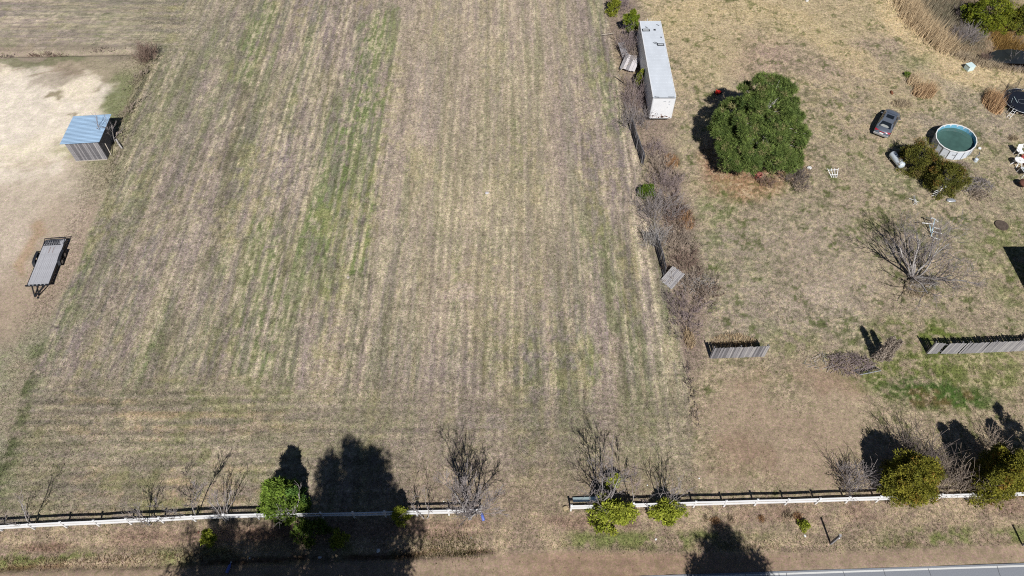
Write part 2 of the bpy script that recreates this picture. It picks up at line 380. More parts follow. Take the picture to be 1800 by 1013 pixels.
    gg = np.maximum.reduce([1-ss(ell(wx,wy,1620,590,110,40,5),.4,1.1), 1-ss(ell(wx,wy,1640,695,130,34,10),.55,1.05)*1.0, (1-ss(ell(wx,wy,1610,655,160,52),.4,1.1))*.9,
        (1-ss(ell(wx,wy,1790,470,70,90),.3,1.1))*.6, (1-ss(ell(wx,wy,1550,390,60,24),.3,1.1))*.6, (1-ss(ell(wx,wy,1740,650,90,60),.4,1.1))*.7,
        (1-ss(ell(wx,wy,1760,420,60,50),.3,1.1))*.6, (1-ss(ell(wx,wy,1400,600,60,30),.3,1.1))*.5])
    Rr = mixc(Rr, C_(106,116,58), gg*ss(N3, .34, .52)*.98)
    core = (1-ss(ell(wx,wy,1645,692,135,32,8),.5,1.05))
    Rr = mixc(Rr, C_(74,98,46), core*ss(N3, .28, .45)*.95)
    Rr = mixc(Rr, C_(112,92,62), core*ss(fbm(X*.8+3, Y*.8, 61, 3), .52, .64)*.8)
    N7 = fbm(X*2.5+15, Y*2.5, 47, 3, .7); D7 = fbm(X*.3+15, Y*.3, 147, 2)
    Rr = mixc(Rr, C_(94,98,62), ss(N7+(D7-.5)*.5, .59, .69)*.5*(1-bare)*(1-ss(1-PY/400+N2*.6, .9, 1.3)*.4))
    Rr = mixc(Rr, C_(200,182,150), ss(1-N7, .55, .68)*.5*(1-bare*.8))
    Rr = mixc(Rr, C_(84,96,44), ss(fbm(X*.8, Y*.8, 62, 3), .62, .68)*ss(N7, .45, .55)*.6*(1-bare))
    brushrow = 1-ss(segdist(wx, wy, [(1090,0),(1110,90),(1140,200),(1165,300),(1185,400),(1205,480),(1215,560),(1205,640)]), 16, 48)
    Rr = mixc(Rr, C_(142,125,113), brushrow*.8)
    tr = np.clip(.6-.5*bare+.3*gg, 0, 1)
    thick = np.maximum(1-ss(ell(wx,wy,1700,40,120,60,28),.6,1.05), 1-ss(ell(wx,wy,1790,60,80,60,0),.6,1.05))
    Rr = mixc(Rr, C_(112,94,78), thick*.8)

    # ------------ assemble
    smo = np.where(PX < 600, np.clip(1-1.6*tl+ps, 0, 1), bare*.6 + .35*(1-ss(ell(wx,wy,1440,440,170,110,20),.3,1.1)))*(1-infield)
    col = np.where((PX < 600)[:, None], L, Rr); tf = np.where(PX < 600, tl, tr)
    col = mixc(col, f, infield); tf = tf*(1-infield)+tuft*infield
    # far-left headland belongs to the field
    ab = (PX < 320)*(1-ss(wy, 80, 92)); col = mixc(col, f, ab); tf = tf*(1-ab)+.6*ab
    st = (1-ss(segdist(wx, wy, [(80,600),(48,690),(14,790),(-20,880)]), 4, 20))*ss(wy, 560, 660); col = mixc(col, C_(86,92,62), st*ss(N3, .36, .60)*.8)
    # ------------ verge between white fence and road
    wf = WHITE_FENCE_Y(PX); v = ss(PY-wf+wob*10, -18, 4)
    V = mixc(np.repeat(C_(156,138,118), len(X), 0), C_(178,159,130), ss(N3, .42, .62)*.6)
    V = mixc(V, C_(140,128,104), ss(N2, .5, .65)*.5)
    V = mixc(V, C_(146,116,104), (1-ss(np.abs(PY-wf-22-wob*20), 6, 26))*ss(N2, .4, .6)*.5)
    dl = np.interp(PX, [-200,0,300,700,860,1000,1200,1450,1800,2000], [995,996,990,975,965,958,962,962,948,945])
    grd = (1-ss(np.abs(PY-dl+wob*14+10), 6, 24))*ss(fbm(X*.16, Y*.3, 71, 3), .40, .56)*(1-gt)
    V = mixc(V, C_(110,118,66), grd*ss(N3, .38, .55)*.85)
    edge = (1-ss(np.abs(PY-dl+wob*12), 2, 6))*ss(fbm(X*.4, Y*.4, 72, 3), .42, .56)*(1-gt)*(1-.7*ss(PX, 900, 1100))
    V = mixc(V, C_(104,80,60), edge*.8)
    V = mixc(V, C_(152,132,113), ss(PY-dl, 4, 16)*.95)
    V = mixc(V, C_(146,120,100), ss(PY-dl, 6, 18)*(1-ss(np.abs(PX-1140), 120, 320))*.55)
    V = mixc(V, C_(172,154,132), ss(PY-dl, 30, 44)*ss(PX, 1300, 1500)*.6)
    V = mixc(V, C_(130,92,74), np.maximum(1-ss(ell(wx,wy,80,958,70,10),.3,1.1), 1-ss(ell(wx,wy,480,940,80,16),.3,1.1))*.4)
    col = mixc(col, V, v); tf = tf*(1-v)+v*(.55-.45*ss(PY-dl, 2, 14))
    smo = smo*(1-v) + v*.9*ss(PY-dl, 4, 14)
    # ------------ relief
    Z = (N2-.5)*.10 + (N3-.5)*.05
    Z += infield*(sw-.5)*.05 + (N3-.5)*.05*infield
    Z -= .30*(1-ss(np.abs(PY-dl-1), 0, 12))*(1-gt)*(PY > 880)*(1-.8*ss(PX, 900, 1010))
    Z -= .05*ss(PY-dl, 4, 30)*(PY > 880)
    for cx, cy, rx, ry, a in POND: Z -= 1.3*(1-ss(ell(PX, PY, cx, cy, rx*1.25, ry*1.6, a), .45, 1.1))
    Z += .35*(1-ss(segdist(PX, PY, [(262,100),(232,180),(205,260)]), 0, 9))*ss(PY, 95, 105)
    Z -= .35*(1-ss(np.abs(PY-97+.02*PX), 0, 6))*(PX < 235)*(PX > -2000)
    Z *= (PX > -500)*(PX < 2300)*1.0
    out = (PY < -60)|(PY > 1090)
    fin = .86+.28*N4 + (N3-.5)*.40
    col = col*fin[:, None]*np.array([.98, .98, 1.03])*(1-.10*(1-smo))[:, None]
    global SMOOTH
    SMOOTH = np.clip(smo, 0, 1)
    return col, Z, np.clip(tf, 0, 1), PX, PY

# ------------------------------------------------------------------ ground sheet
STEP = .2
xs = np.concatenate([np.arange(-78, -46, STEP), np.arange(-46, 20, .13), np.arange(20, 58, .155), np.arange(58, 78.01, STEP)]); ys = np.arange(10, 96.01, STEP)
gx = []; d = .5; v = 78.0
while v < 2600: v += d; gx.append(v); d *= 1.35
xs = np.concatenate([-np.array(gx)[::-1], xs, gx])
gy = []; d = .5; v = 96.0
while v < 3200: v += d; gy.append(v); d *= 1.35
gyl = []; d = .5; v = 10.0
while v > -2600: v -= d; gyl.append(v); d *= 1.35
ys = np.concatenate([np.array(gyl)[::-1], ys, gy])
GX, GY = np.meshgrid(xs, ys); fx, fy = GX.ravel(), GY.ravel()
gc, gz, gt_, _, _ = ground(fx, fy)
near = (np.abs(fx) < 79)&(fy > 9)&(fy < 97)
gz = np.where(near, gz, 0)
roadZ = 14.06+.0317*fx
gz = np.where((fy < roadZ+.10)&(fy > roadZ-8.0)&(np.abs(fx) < 395), np.minimum(gz, -.06), gz)
nx, ny = len(xs), len(ys)
ii = (np.arange(ny-1)[:, None]*nx + np.arange(nx-1)[None, :]).ravel()
quads = np.stack([ii, ii+1, ii+nx+1, ii+nx], 1)
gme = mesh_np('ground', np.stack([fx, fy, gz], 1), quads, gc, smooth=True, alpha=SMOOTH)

def ground_mat():
    m = bpy.data.materials.new('grass and soil'); m.use_nodes = True; n = m.node_tree.nodes; l = m.node_tree.links
    b = n['Principled BSDF']; b.inputs['Roughness'].default_value = .95; b.inputs['Specular IOR Level'].default_value = .1
    at = n.new('ShaderNodeAttribute'); at.attribute_name = 'col'
    geo = n.new('ShaderNodeNewGeometry')
    def noise(scale, det, rough=.6):
        z = n.new('ShaderNodeTexNoise'); z.inputs['Scale'].default_value = scale; z.inputs['Detail'].default_value = det
        z.inputs['Roughness'].default_value = rough; l.new(geo.outputs['Position'], z.inputs['Vector']); return z
    a = noise(3.2, 6, .85); c = noise(11, 3, .8)
    mr = n.new('ShaderNodeMapRange'); mr.inputs['From Min'].default_value = .34; mr.inputs['From Max'].default_value = .66
    mr.inputs['To Min'].default_value = .42; mr.inputs['To Max'].default_value = 1.58
    l.new(a.outputs['Fac'], mr.inputs['Value'])
    mr2 = n.new('ShaderNodeMapRange'); mr2.inputs['From Min'].default_value = .3; mr2.inputs['From Max'].default_value = .7
    mr2.inputs['To Min'].default_value = .5; mr2.inputs['To Max'].default_value = 1.5
    l.new(c.outputs['Fac'], mr2.inputs['Value'])
    mu = n.new('ShaderNodeMath'); mu.operation = 'MULTIPLY'; l.new(mr.outputs[0], mu.inputs[0]); l.new(mr2.outputs[0], mu.inputs[1])
    # pale, smooth sand keeps less of the grain
    sm = n.new('ShaderNodeMapRange'); sm.inputs['To Min'].default_value = 1.0; sm.inputs['To Max'].default_value = .32
    l.new(at.outputs['Alpha'], sm.inputs['Value'])
    mm = n.new('ShaderNodeMix'); mm.data_type = 'FLOAT'; l.new(sm.outputs[0], mm.inputs['Factor'])
    mm.inputs['A'].default_value = 1.0; l.new(mu.outputs[0], mm.inputs['B'])
    sc = n.new('ShaderNodeVectorMath'); sc.operation = 'SCALE'
    l.new(at.outputs['Color'], sc.inputs[0]); l.new(mm.outputs[0], sc.inputs['Scale'])
    # hue flecks: green and straw
    h = noise(5.5, 4, .7)
    hr = n.new('ShaderNodeMapRange'); hr.inputs['From Min'].default_value = .38; hr.inputs['From Max'].default_value = .62
    l.new(h.outputs['Fac'], hr.inputs['Value'])
    hm = n.new('ShaderNodeMix'); hm.data_type = 'RGBA'; l.new(hr.outputs[0], hm.inputs['Factor'])
    hm.inputs['A'].default_value = (.93, 1.03, .84, 1); hm.inputs['B'].default_value = (1.06, .985, 1.06, 1)
    hx = n.new('ShaderNodeMix'); hx.data_type = 'RGBA'; hx.blend_type = 'MULTIPLY'; hx.inputs['Factor'].default_value = 1
    l.new(sc.outputs[0], hx.inputs['A']); l.new(hm.outputs['Result'], hx.inputs['B'])
    l.new(hx.outputs['Result'], b.inputs['Base Color'])
    bp = n.new('ShaderNodeBump'); bp.inputs['Strength'].default_value = .55; bp.inputs['Distance'].default_value = .07
    l.new(a.outputs['Fac'], bp.inputs['Height']); l.new(bp.outputs[0], b.inputs['Normal'])
    return m
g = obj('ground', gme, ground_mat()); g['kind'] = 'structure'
def GZ(x, y):
    return float(ground(np.array([float(x)]), np.array([float(y)]))[1][0])

# ------------------------------------------------------------------ road
rmb = MB(); lmb = MB(); cmb = MB()
rx = [-400,-200,-100,-60]+list(range(-40, 81, 4))+[120,200,400]
def ry(x): return 14.06+.0317*x
for x0, x1 in zip(rx[:-1], rx[1:]):
    for (o0, o1, z, mb) in ((-7.2, .12, -.012, rmb), (-.14, -.01, -.007, lmb), (-3.55, -3.43, -.007, lmb), (-6.9, -6.78, -.007, lmb)):
        mb.add([(x0, ry(x0)+o0, z), (x1, ry(x1)+o0, z), (x1, ry(x1)+o1, z), (x0, ry(x0)+o1, z)], [(0,1,2,3)])
rmb.add([(-400,ry(-400)-7.2,-.3),(400,ry(400)-7.2,-.3),(400,ry(400)-7.2,-.012),(-400,ry(-400)-7.2,-.012)], [(0,1,2,3)])
ro = obj('road', rmb, M['asphalt']); ro['kind'] = 'structure'
part('edge_line', lmb, M['line'], ro)
rnd = random.Random(3)
for x in (13.5, 17.6, 20.7, 25.0, 28.1, 31.5, 36.8, 42.0):
    y = ry(x); p = x
    for k in range(12):
        q = p+rnd.uniform(-.12, .12); cmb.add([(p-.02, y, -.003), (p+.02, y, -.003), (q+.02, y-.6, -.003), (q-.02, y-.6, -.003)], [(0,3,2,1)]); p = q; y -= .6
part('crack', cmb, M['crack'], ro)

# ------------------------------------------------------------------ ground cover tufts
rng = np.random.default_rng(7)
def blades(pos, h, wd, col, lean, nb, rngl):
    n = len(pos); idx = np.repeat(np.arange(n), nb); m = len(idx)
    az = rngl.uniform(0, 2*math.pi, m); base = pos[idx].copy()
    base[:, 0] += rngl.normal(0, 1, m)*wd[idx]*1.2; base[:, 1] += rngl.normal(0, 1, m)*wd[idx]*1.2
    ax = rngl.uniform(0, math.pi, m); wv = wd[idx]*rngl.uniform(.5, 1.3, m)
    hh = h[idx]*rngl.uniform(.6, 1.25, m); ln = hh*lean*rngl.uniform(.2, 1.3, m)
    dx, dy = np.cos(ax)*wv/2, np.sin(ax)*wv/2
    v = np.zeros((m, 3, 3)); v[:, 0] = base; v[:, 1] = base; v[:, 2] = base
    v[:, 0, 0] -= dx; v[:, 0, 1] -= dy; v[:, 1, 0] += dx; v[:, 1, 1] += dy
    v[:, 2, 0] += np.cos(az)*ln; v[:, 2, 1] += np.sin(az)*ln; v[:, 2, 2] += hh
    v[:, :2, 2] -= .02
    c = col[idx]*rngl.uniform(.6, 1.4, (m, 1))
    return v.reshape(-1, 3), np.arange(3*m).reshape(-1, 3), np.repeat(c, 3, 0)
NT = 330000
px = rng.uniform(-30, 1830, NT); py = rng.uniform(-20, 1030, NT)
u = -(py-506.5); dz = -math.sin(_p)*FPX+math.cos(_p)*u; t = CAM_H/-dz
wxp = (px-900)*t; wyp = (math.cos(_p)*FPX+math.sin(_p)*u)*t
keep = rng.uniform(0, 1, NT) < .30 + .70*(t/t.max())**2
wxp, wyp = wxp[keep], wyp[keep]
c, z, tf, qx, qy = ground(wxp, wyp)
rr_ = 14.06+.0317*wxp
keep = (rng.uniform(0, 1, len(wxp)) < tf*(1-.85*SMOOTH))&(wyp > rr_+.5)
wxp, wyp, c, z = wxp[keep], wyp[keep], c[keep], z[keep]
n_ = len(wxp); hgt = .05+.07*rng.uniform(0, 1, n_)**2 + .05*fbm(wxp*.6, wyp*.6, 99, 2)
flip = rng.uniform(0, 1, n_)
c = np.where((flip < .16)[:, None], c*np.array([1.28, 1.22, 1.12]), c); c = np.where((flip > .86)[:, None], c*np.array([.60, .72, .48]), c)
V, T, K = blades(np.stack([wxp, wyp, z], 1), hgt, np.full(n_, .055), np.clip(c*1.05, 0, .75), 1.3, 3, rng)
o = obj('grass_tufts', mesh_np('grass_tufts', V, T, K), M['drygrass'])
tag(o, 'short dry stubble and weed tufts all over the mown field and yards', 'grass', kind='stuff')

# ------------------------------------------------------------------ vegetation makers
def tubes(segs, k=3):
    S = np.array([(s[0][0], s[0][1], s[0][2], s[1][0], s[1][1], s[1][2], s[2], s[3]) for s in segs], float)
    A, B, ra, rb = S[:, :3], S[:, 3:6], S[:, 6], S[:, 7]
    D = B-A; L_ = np.linalg.norm(D, axis=1, keepdims=True); D = D/np.maximum(L_, 1e-6)
    up = np.where(np.abs(D[:, 2:3]) < .9, np.array([[0, 0, 1.]]), np.array([[1., 0, 0]]))
    sx = np.cross(D, up); sx /= np.linalg.norm(sx, axis=1, keepdims=True); sy = np.cross(sx, D)
    n = len(S); V = np.zeros((n, 2*k, 3))
    for i in range(k):
        a = 2*math.pi*i/k; off = sx*math.cos(a)+sy*math.sin(a)
        V[:, i] = A+off*ra[:, None]; V[:, k+i] = B+off*rb[:, None]
    F = []
    for i in range(k):
        j = (i+1) % k; F.append([i, j, k+j, k+i])
    F = np.array(F)[None] + (np.arange(n)*2*k)[:, None, None]
    return V.reshape(-1, 3), F.reshape(-1, 4)

TWIG = .016
def grow(r, p, d, length, rad, level, maxl, out, up=.15, nch=(3,5), spread=.7, shrink=.6, seg=4, jit=.14):
    q = Vector(p); dd = Vector(d).normalized(); pts = [(q.copy(), dd.copy(), rad)]
    for i in range(seg):
        dd = (dd + Vector((r.gauss(0, jit), r.gauss(0, jit), r.gauss(0, jit)+up/seg))).normalized()
        nq = q + dd*length/seg; nr = rad*(1-.72*(i+1)/seg) if level == maxl else rad*(1-.5*(i+1)/seg)
        out[min(level, 1)].append((q.copy(), nq.copy(), max(pts[-1][2], TWIG), max(nr, TWIG*.8)))
        q = nq; pts.append((q.copy(), dd.copy(), nr))
    if level < maxl:
        for _ in range(r.randint(*nch)):
            k = r.uniform(.25, 1.0)*seg; i = min(int(k), seg-1); a, da, ra = pts[i]; b, db, rb = pts[i+1]; f = k-i
            pos = a.lerp(b, f); side = Vector((r.gauss(0,1), r.gauss(0,1), r.gauss(0,.5))).normalized()
            nd = (da*(1-spread*.5)+side*spread).normalized()
            grow(r, pos, nd, length*shrink*r.uniform(.7, 1.15), max((ra*(1-f)+rb*f)*.6, .008), level+1, maxl, out, up, nch, spread, shrink, max(seg-1, 2), jit)
GRP = {}
def bare_tree(name, label, cat, loc, H, seed, stems=1, fan=.35, levels=3, rad=.05, barkm='bark', twigm='twig', nch=(4,6), spread=.5, group=None, lean=(0,0), up=.5, tw=.014):
    global TWIG; TWIG = tw
    r = random.Random(seed); out = {0: [], 1: []}
    for s in range(stems):
        a = 2*math.pi*s/stems + r.uniform(-.5, .5); f = fan*r.uniform(.5, 1.1) if stems > 1 else 0
        d = Vector((math.cos(a)*f+lean[0], math.sin(a)*f+lean[1], 1))
        grow(r, (math.cos(a)*.08*(stems > 1), math.sin(a)*.08*(stems > 1), -.05), d, H*(.85 if stems == 1 else .8)*r.uniform(.85, 1.05), rad*1.5*r.uniform(.7, 1.1), 0, levels, out, up=up, nch=nch, spread=spread, shrink=.5, seg=5)
    t = thing(name, label, cat, loc, 0, group)
    v, f = tubes(out[0], 5); part('trunk', mesh_np('trunk', v, f), M[barkm], t)
    v, f = tubes(out[1], 3); part('branches', mesh_np('branches', v, f), M[twigm], t)
    return t
def shrub(name, label, loc, rx_, ry_, H, seed, n=60, m='twig_purple', cat='shrub', group=None, out=.6, sub=4, thick=.016, rot=0, levels=1):
    global TWIG; TWIG = .014
    """many thin stems rising from a patch and leaning outwards"""
    r = random.Random(seed); o_ = {0: [], 1: []}; cr, sr = math.cos(rot), math.sin(rot)
    for i in range(n):
        a = r.uniform(0, 2*math.pi); k = math.sqrt(r.random()); x, y = math.cos(a)*k, math.sin(a)*k
        w3 = 1+.3*math.sin(3*a+seed)+.2*math.sin(5*a+2*seed); bx, by = x*rx_*.75*w3, y*ry_*.75*w3; dx, dy = x*out*rx_/max(H, .5)*.8, y*out*ry_/max(H, .5)*.8
        X_, Y_ = bx*cr-by*sr, bx*sr+by*cr; DX, DY = dx*cr-dy*sr, dx*sr+dy*cr
        grow(r, (X_, Y_, -.03), (DX+r.gauss(0,.15), DY+r.gauss(0,.15), 1), H*r.choice((r.uniform(.3, .7), r.uniform(.6, 1.15)))*(1-.3*k), thick*r.uniform(.7, 1.4), 0, levels, o_, up=.15, nch=(sub, sub+2), spread=.6, shrink=.5, seg=3, jit=.16)
    v, f = tubes(o_[0]+o_[1], 3)
    o = obj(name, mesh_np(name, v, f), M[m], None, loc)
    return tag(o, label, cat, group)

def leaf_cloud(clumps, rngl, per, size, aspect, cols, outward=.8, upb=.25, inner=1.0):
    """clumps: (x,y,z,r). Small triangles radiating out of every clump"""
    C3 = np.array(clumps); n = len(C3)*per; idx = np.repeat(np.arange(len(C3)), per)
    d = rngl.normal(0, 1, (n, 3)); d /= np.linalg.norm(d, axis=1, keepdims=True)
    rr = C3[idx, 3]*rngl.uniform(.25, 1.0, n)**.6*inner
    base = C3[idx, :3] + d*rr[:, None]
    dirv = d*outward + rngl.normal(0, .45, (n, 3)) + np.array([0, 0, upb]); dirv /= np.linalg.norm(dirv, axis=1, keepdims=True)
    s = rngl.normal(0, 1, (n, 3)); s = np.cross(dirv, s); s /= np.linalg.norm(s, axis=1, keepdims=True)
    L_ = size*rngl.uniform(.6, 1.35, n); W_ = L_*aspect
    V = np.zeros((n, 3, 3)); V[:, 0] = base - s*W_[:, None]/2; V[:, 1] = base + s*W_[:, None]/2; V[:, 2] = base + dirv*L_[:, None]
    c0 = np.array(cols[0]); c1 = np.array(cols[1]); cj = rngl.uniform(0, 1, len(C3))[idx]*.6 + rngl.uniform(0, 1, n)*.4
    K = (c0[None]*(1-cj[:, None]) + c1[None]*cj[:, None])*rngl.uniform(.7, 1.35, (n, 1))*rngl.uniform(.78, 1.22, len(C3))[idx][:, None]
    if len(cols) > 2:
        pick = (rngl.uniform(0, 1, len(C3)) < .07)[idx]; K = np.where(pick[:, None], np.array(cols[2])[None]*rngl.uniform(.7, 1.2, (n, 1)), K)
    return V.reshape(-1, 3), np.arange(3*n).reshape(-1, 3), np.repeat(K, 3, 0)

PINE = ((.045,.085,.022), (.15,.215,.055)); CEDAR = ((.11,.125,.016), (.31,.275,.035), (.32,.19,.035)); YELLOW = ((.20,.25,.025), (.42,.44,.06))
BRIGHT = ((.085,.15,.02), (.22,.31,.045)); OLIVE = ((.07,.085,.016), (.19,.175,.03), (.22,.13,.03))
def conifer(name, label, loc, rx_, ry_, H, seed, cols, n=140, per=60, clump=.35, size=.16, z0=.1, shape='cone', group=None, trunk=.08, aspect=.45, cat='tree', barkm='bark', lump=.25, lobe=.36):
    rngl = np.random.default_rng(seed); cl = []
    t = thing(name, label, cat, loc, 0, group)
    ph = rngl.uniform(0, 6.28, 6)
    nl = max(5, n//9); lob = []
    for i in range(nl+n):
        h = rngl.uniform(0, 1)**(1.25 if shape == 'cone' else 1); a = rngl.uniform(0, 2*math.pi)
        if shape == 'cone': R_ = (1-h)**.75
        elif shape == 'dome': R_ = math.sqrt(max(1-h*h, 0))
        elif shape == 'column': R_ = (1-h**3)*(.75+.25*min(h*4, 1))
        else: R_ = math.sqrt(max(1-(2*h-1)**2, 0))
        R_ *= 1+lump*(math.sin(3*a+ph[0]+4*h)*.5+math.sin(5*a+ph[1]-6*h)*.3+math.sin(9*h+ph[2])*.2)
        k = rngl.uniform(.55, 1.0)**.5
        if i < nl:
            k = rngl.uniform(.72, 1.08); lob.append((math.cos(a)*R_*rx_*k, math.sin(a)*R_*ry_*k, z0+h*(H-z0)*.93, h)); continue
        s_ = clump*rngl.uniform(.6, 1.2)*(1-.4*h if shape == 'cone' else 1)
        if i % 5 < 3:
            lb = lob[int(rngl.integers(nl))]; sp = lobe*min(rx_, H*.5)*(1-.5*lb[3] if shape == 'cone' else 1)
            g3 = rngl.normal(0, 1, 3); g3 *= sp*rngl.uniform(.5, 1)/np.linalg.norm(g3)
            cl.append((lb[0]+g3[0], lb[1]+g3[1], max(lb[2]+g3[2]*.8, z0), s_*.85))
        else: cl.append((math.cos(a)*R_*rx_*k*.93, math.sin(a)*R_*ry_*k*.93, z0+h*(H-z0)*.93, s_))
    segs = [(Vector((0,0,-.1)), Vector((0,0,H*.85)), trunk, trunk*.25)]
    v, f = tubes(segs, 6); part('trunk', mesh_np('trunk', v, f), M[barkm], t)
    bs = [(Vector((0, 0, max(c[2]-.25*H*.3, .1))), Vector(c[:3]), trunk*.35, trunk*.1) for c in cl[::3]]
    v, f = tubes(bs, 3); part('branches', mesh_np('branches', v, f), M[barkm], t)
    v, f, k = leaf_cloud(cl, rngl, per, size, aspect, cols); part('crown', mesh_np('crown', v, f, k), M['leaf'], t)
    return t
def grass_clump(name, label, loc, rx_, ry_, H, seed, n=500, cols=((.42,.29,.15),(.60,.46,.27)), lean=.35, wd=.045, group=None, kind=None, wind=(0,0)):
    rngl = np.random.default_rng(seed); a = rngl.uniform(0, 2*math.pi, n); k = np.sqrt(rngl.uniform(0, 1, n))
    pos = np.stack([np.cos(a)*k*rx_, np.sin(a)*k*ry_, np.full(n, -.03)], 1)
    cj = rngl.uniform(0, 1, (n, 1)); col = np.array(cols[0])*(1-cj)+np.array(cols[1])*cj
    v, f, c = blades(pos, H*(1-.45*k)*rngl.uniform(.6, 1.1, n), np.full(n, wd), col, lean, 2, rngl)
    v = v.reshape(-1, 3, 3); v[:, 2, 0] += wind[0]*v[:, 2, 2]; v[:, 2, 1] += wind[1]*v[:, 2, 2]; v = v.reshape(-1, 3)
    o = obj(name, mesh_np(name, v, f, c), M['drygrass'], None, loc)
    return tag(o, label, 'dry grass', group, kind)

#PART2
# ================================================================== SEMI TRAILER
t = thing('semi_trailer', 'long white box semi trailer parked beside the brush line with rust scuffs on its nose', 'trailer', (17.01, 64.5, 0))
W_, L_ = 2.6, 14.55; zb, zt = 1.12, 4.0
n = 5; prof = []
for k in range(n+1): a = math.pi+math.pi/2*k/n; prof.append((-W_/2+.16+.16*math.cos(a), .16+.16*math.sin(a)))
for k in range(n+1): a = -math.pi/2+math.pi/2*k/n; prof.append((W_/2-.16+.16*math.cos(a), .16+.16*math.sin(a)))
prof += [(W_/2, L_), (-W_/2, L_)]
b = MB(); m_ = len(prof); b.add([(x, y, zb) for x, y in prof]+[(x, y, zt) for x, y in prof], [tuple(range(m_))[::-1]]+[(i, (i+1) % m_, (i+1) % m_+m_, i+m_) for i in range(m_)])
bd = part('body', b, M['white_paint'], t)
b = MB(); b.add([(x*.985, y*.99+.06, zt+.012) for x, y in prof], [tuple(range(m_))]); b.add([(x*.985, y*.99+.06, zt-.02) for x, y in prof], [tuple(range(m_))[::-1]])
rf = part('roof', b, M['roof_sheet'], t)
b = MB()
for k in range(22): b.box((0, .9+k*.62, zt+.016), (W_*.95, .03, .005))
part('roof_bow', b, M['roof_sheet'], rf, stuff=True)
for sx in (-1, 1): part('roof_rail', MB().box((sx*(W_/2-.03), L_/2+.1, zt+.02), (.09, L_-.3, .07)), M['white_paint'], t)
part('front_rail', MB().box((0, .03, zt+.01), (W_-.34, .09, .09)), M['grey_metal'], t)
for sx in (-1, 1): part('lower_rail', MB().box((sx*(W_/2+.012), L_/2+.2, zb+.08), (.03, L_-.5, .18)), M['grey_metal'], t)
b = MB()
for sx in (-1, 1):
    for k in range(23): b.box((sx*(W_/2+.006), .75+k*.6, (zb+zt)/2+.08), (.014, .03, zt-zb-.2))
part('side_rivet_strips', b, M['white_paint'], bd, stuff=True)
part('front_corner', MB().box((-W_/2+.17, .0, 2.6), (.03, .02, 2.5)), M['white_paint'], t); part('front_corner', MB().box((W_/2-.17, .0, 2.6), (.03, .02, 2.5)), M['white_paint'], t)
rnd = random.Random(9); b = MB()
for k in range(46):
    x = rnd.uniform(-W_/2+.3, W_/2-.2); z = zb+.12+abs(rnd.gauss(0, .22)); s = rnd.uniform(.04, .16)
    pts = [(x+math.cos(a)*s*rnd.uniform(.4, 1.2), -.006, z+math.sin(a)*s*.55*rnd.uniform(.4, 1.2)) for a in np.linspace(0, 6.28, 7)[:-1]]
    b.add(pts, [tuple(range(6))])
part('rust_scuffs', b, M['rust'], bd, stuff=True)
# placard holder and plates on the nose
b = MB()
for a, c2 in (((-.75, 1.75), (-.55, 1.95)), ((-.55, 1.95), (-.35, 1.75)), ((-.35, 1.75), (-.55, 1.55)), ((-.55, 1.55), (-.75, 1.75))): b.bar((a[0], -.012, a[1]), (c2[0], -.012, c2[1]), .03)
part('placard_frame', b, M['grey_metal'], t)
for c_, d_ in (((.62, -.01, 3.5), (.18, .02, .1)), ((.66, -.01, 3.1), (.14, .02, .06)), ((.5, -.01, 2.75), (.1, .02, .06)), ((.1, -.01, 3.55), (.3, .02, .05))): part('marker_plate', MB().box(c_, d_), M['grey_metal'], t)
def roof_patch(cx, cy, w_, d_, seed):
    b = MB(); rnd = random.Random(seed)
    pts = [(cx+w_/2*sx*rnd.uniform(.92, 1.08), cy+d_/2*sy*rnd.uniform(.9, 1.1)) for sx, sy in ((-1,-1),(0,-1),(1,-1),(1,0),(1,1),(0,1),(-1,1),(-1,0))]
    b.add([(x, y, zt+.024) for x, y in pts]+[(x, y, zt+.01) for x, y in pts], [tuple(range(8))]+[(i+8, (i+1) % 8+8, (i+1) % 8, i) for i in range(8)])
    p_ = part('roof_patch', b, M['tar'], t)
    if w_ > .5:
        part('patch_sheet', MB().box((cx, cy, zt+.034), (w_*.72, d_*.5, .018)), M['patch'], p_)
roof_patch(-.72, L_-1.9, .95, .55, 1); roof_patch(.35, L_-1.85, .26, .32, 2); roof_patch(.72, L_-4.8, .85, .5, 3); roof_patch(.95, L_-3.35, .16, .22, 4)
def _strip(pts, z, w_):
    b = MB()
    for a, c2 in zip(pts[:-1], pts[1:]): b.bar((*a, z), (*c2, z), w_, .02)
    part('tar_strip', b, M['tar'], rf)
for pts in ([(-.45,L_-1.5),(-.7,L_-1.3),(-.62,L_-1.18)], [(.3,L_-4.75),(-.1,L_-4.45),(-.16,L_-4.4)], [(.4,L_-4.55),(.1,L_-4.3),(-.02,L_-4.36)], [(.7,L_-.75),(.9,L_-.95),(1.0,L_-1.0)]):
    _strip(pts, zt+.024, .08)
for pts in ([(-1.1,.22),(-.9,.16),(-.6,.14)], [(.4,.17),(.8,.16),(1.1,.18)]):
    _strip(pts, zt+.05, .06)
b = MB()
for sx in (-.9, .9): b.bar((sx, 2.6, 0.05), (sx, 2.6, zb), .13)
b.bar((-.9, 2.6, .6), (.9, 2.6, .6), .08); 
for sx in (-.9, .9): b.box((sx, 2.6, .03), (.3, .3, .06))
part('landing_gear', b, M['black_metal'], t)
b = MB(); b.box((0, L_/2, zb-.07), (1.0, L_-.6, .12)); part('chassis', b, M['black_metal'], t)
for sx in (-1, 1):
    for yy in (L_-3.6, L_-2.3):
        wh = part('wheel', MB().lathe([(.3,-.13),(.5,-.14),(.52,0),(.5,.14),(.3,.13)], 20, (sx*1.05, yy, .5), 'x', close=True), M['rubber'], t, smooth=True)
        part('rim', MB().lathe([(.0,-.03),(.30,-.09),(.30,.09),(.0,.03)], 16, (sx*1.05, yy, .5), 'x'), M['rim'], wh)
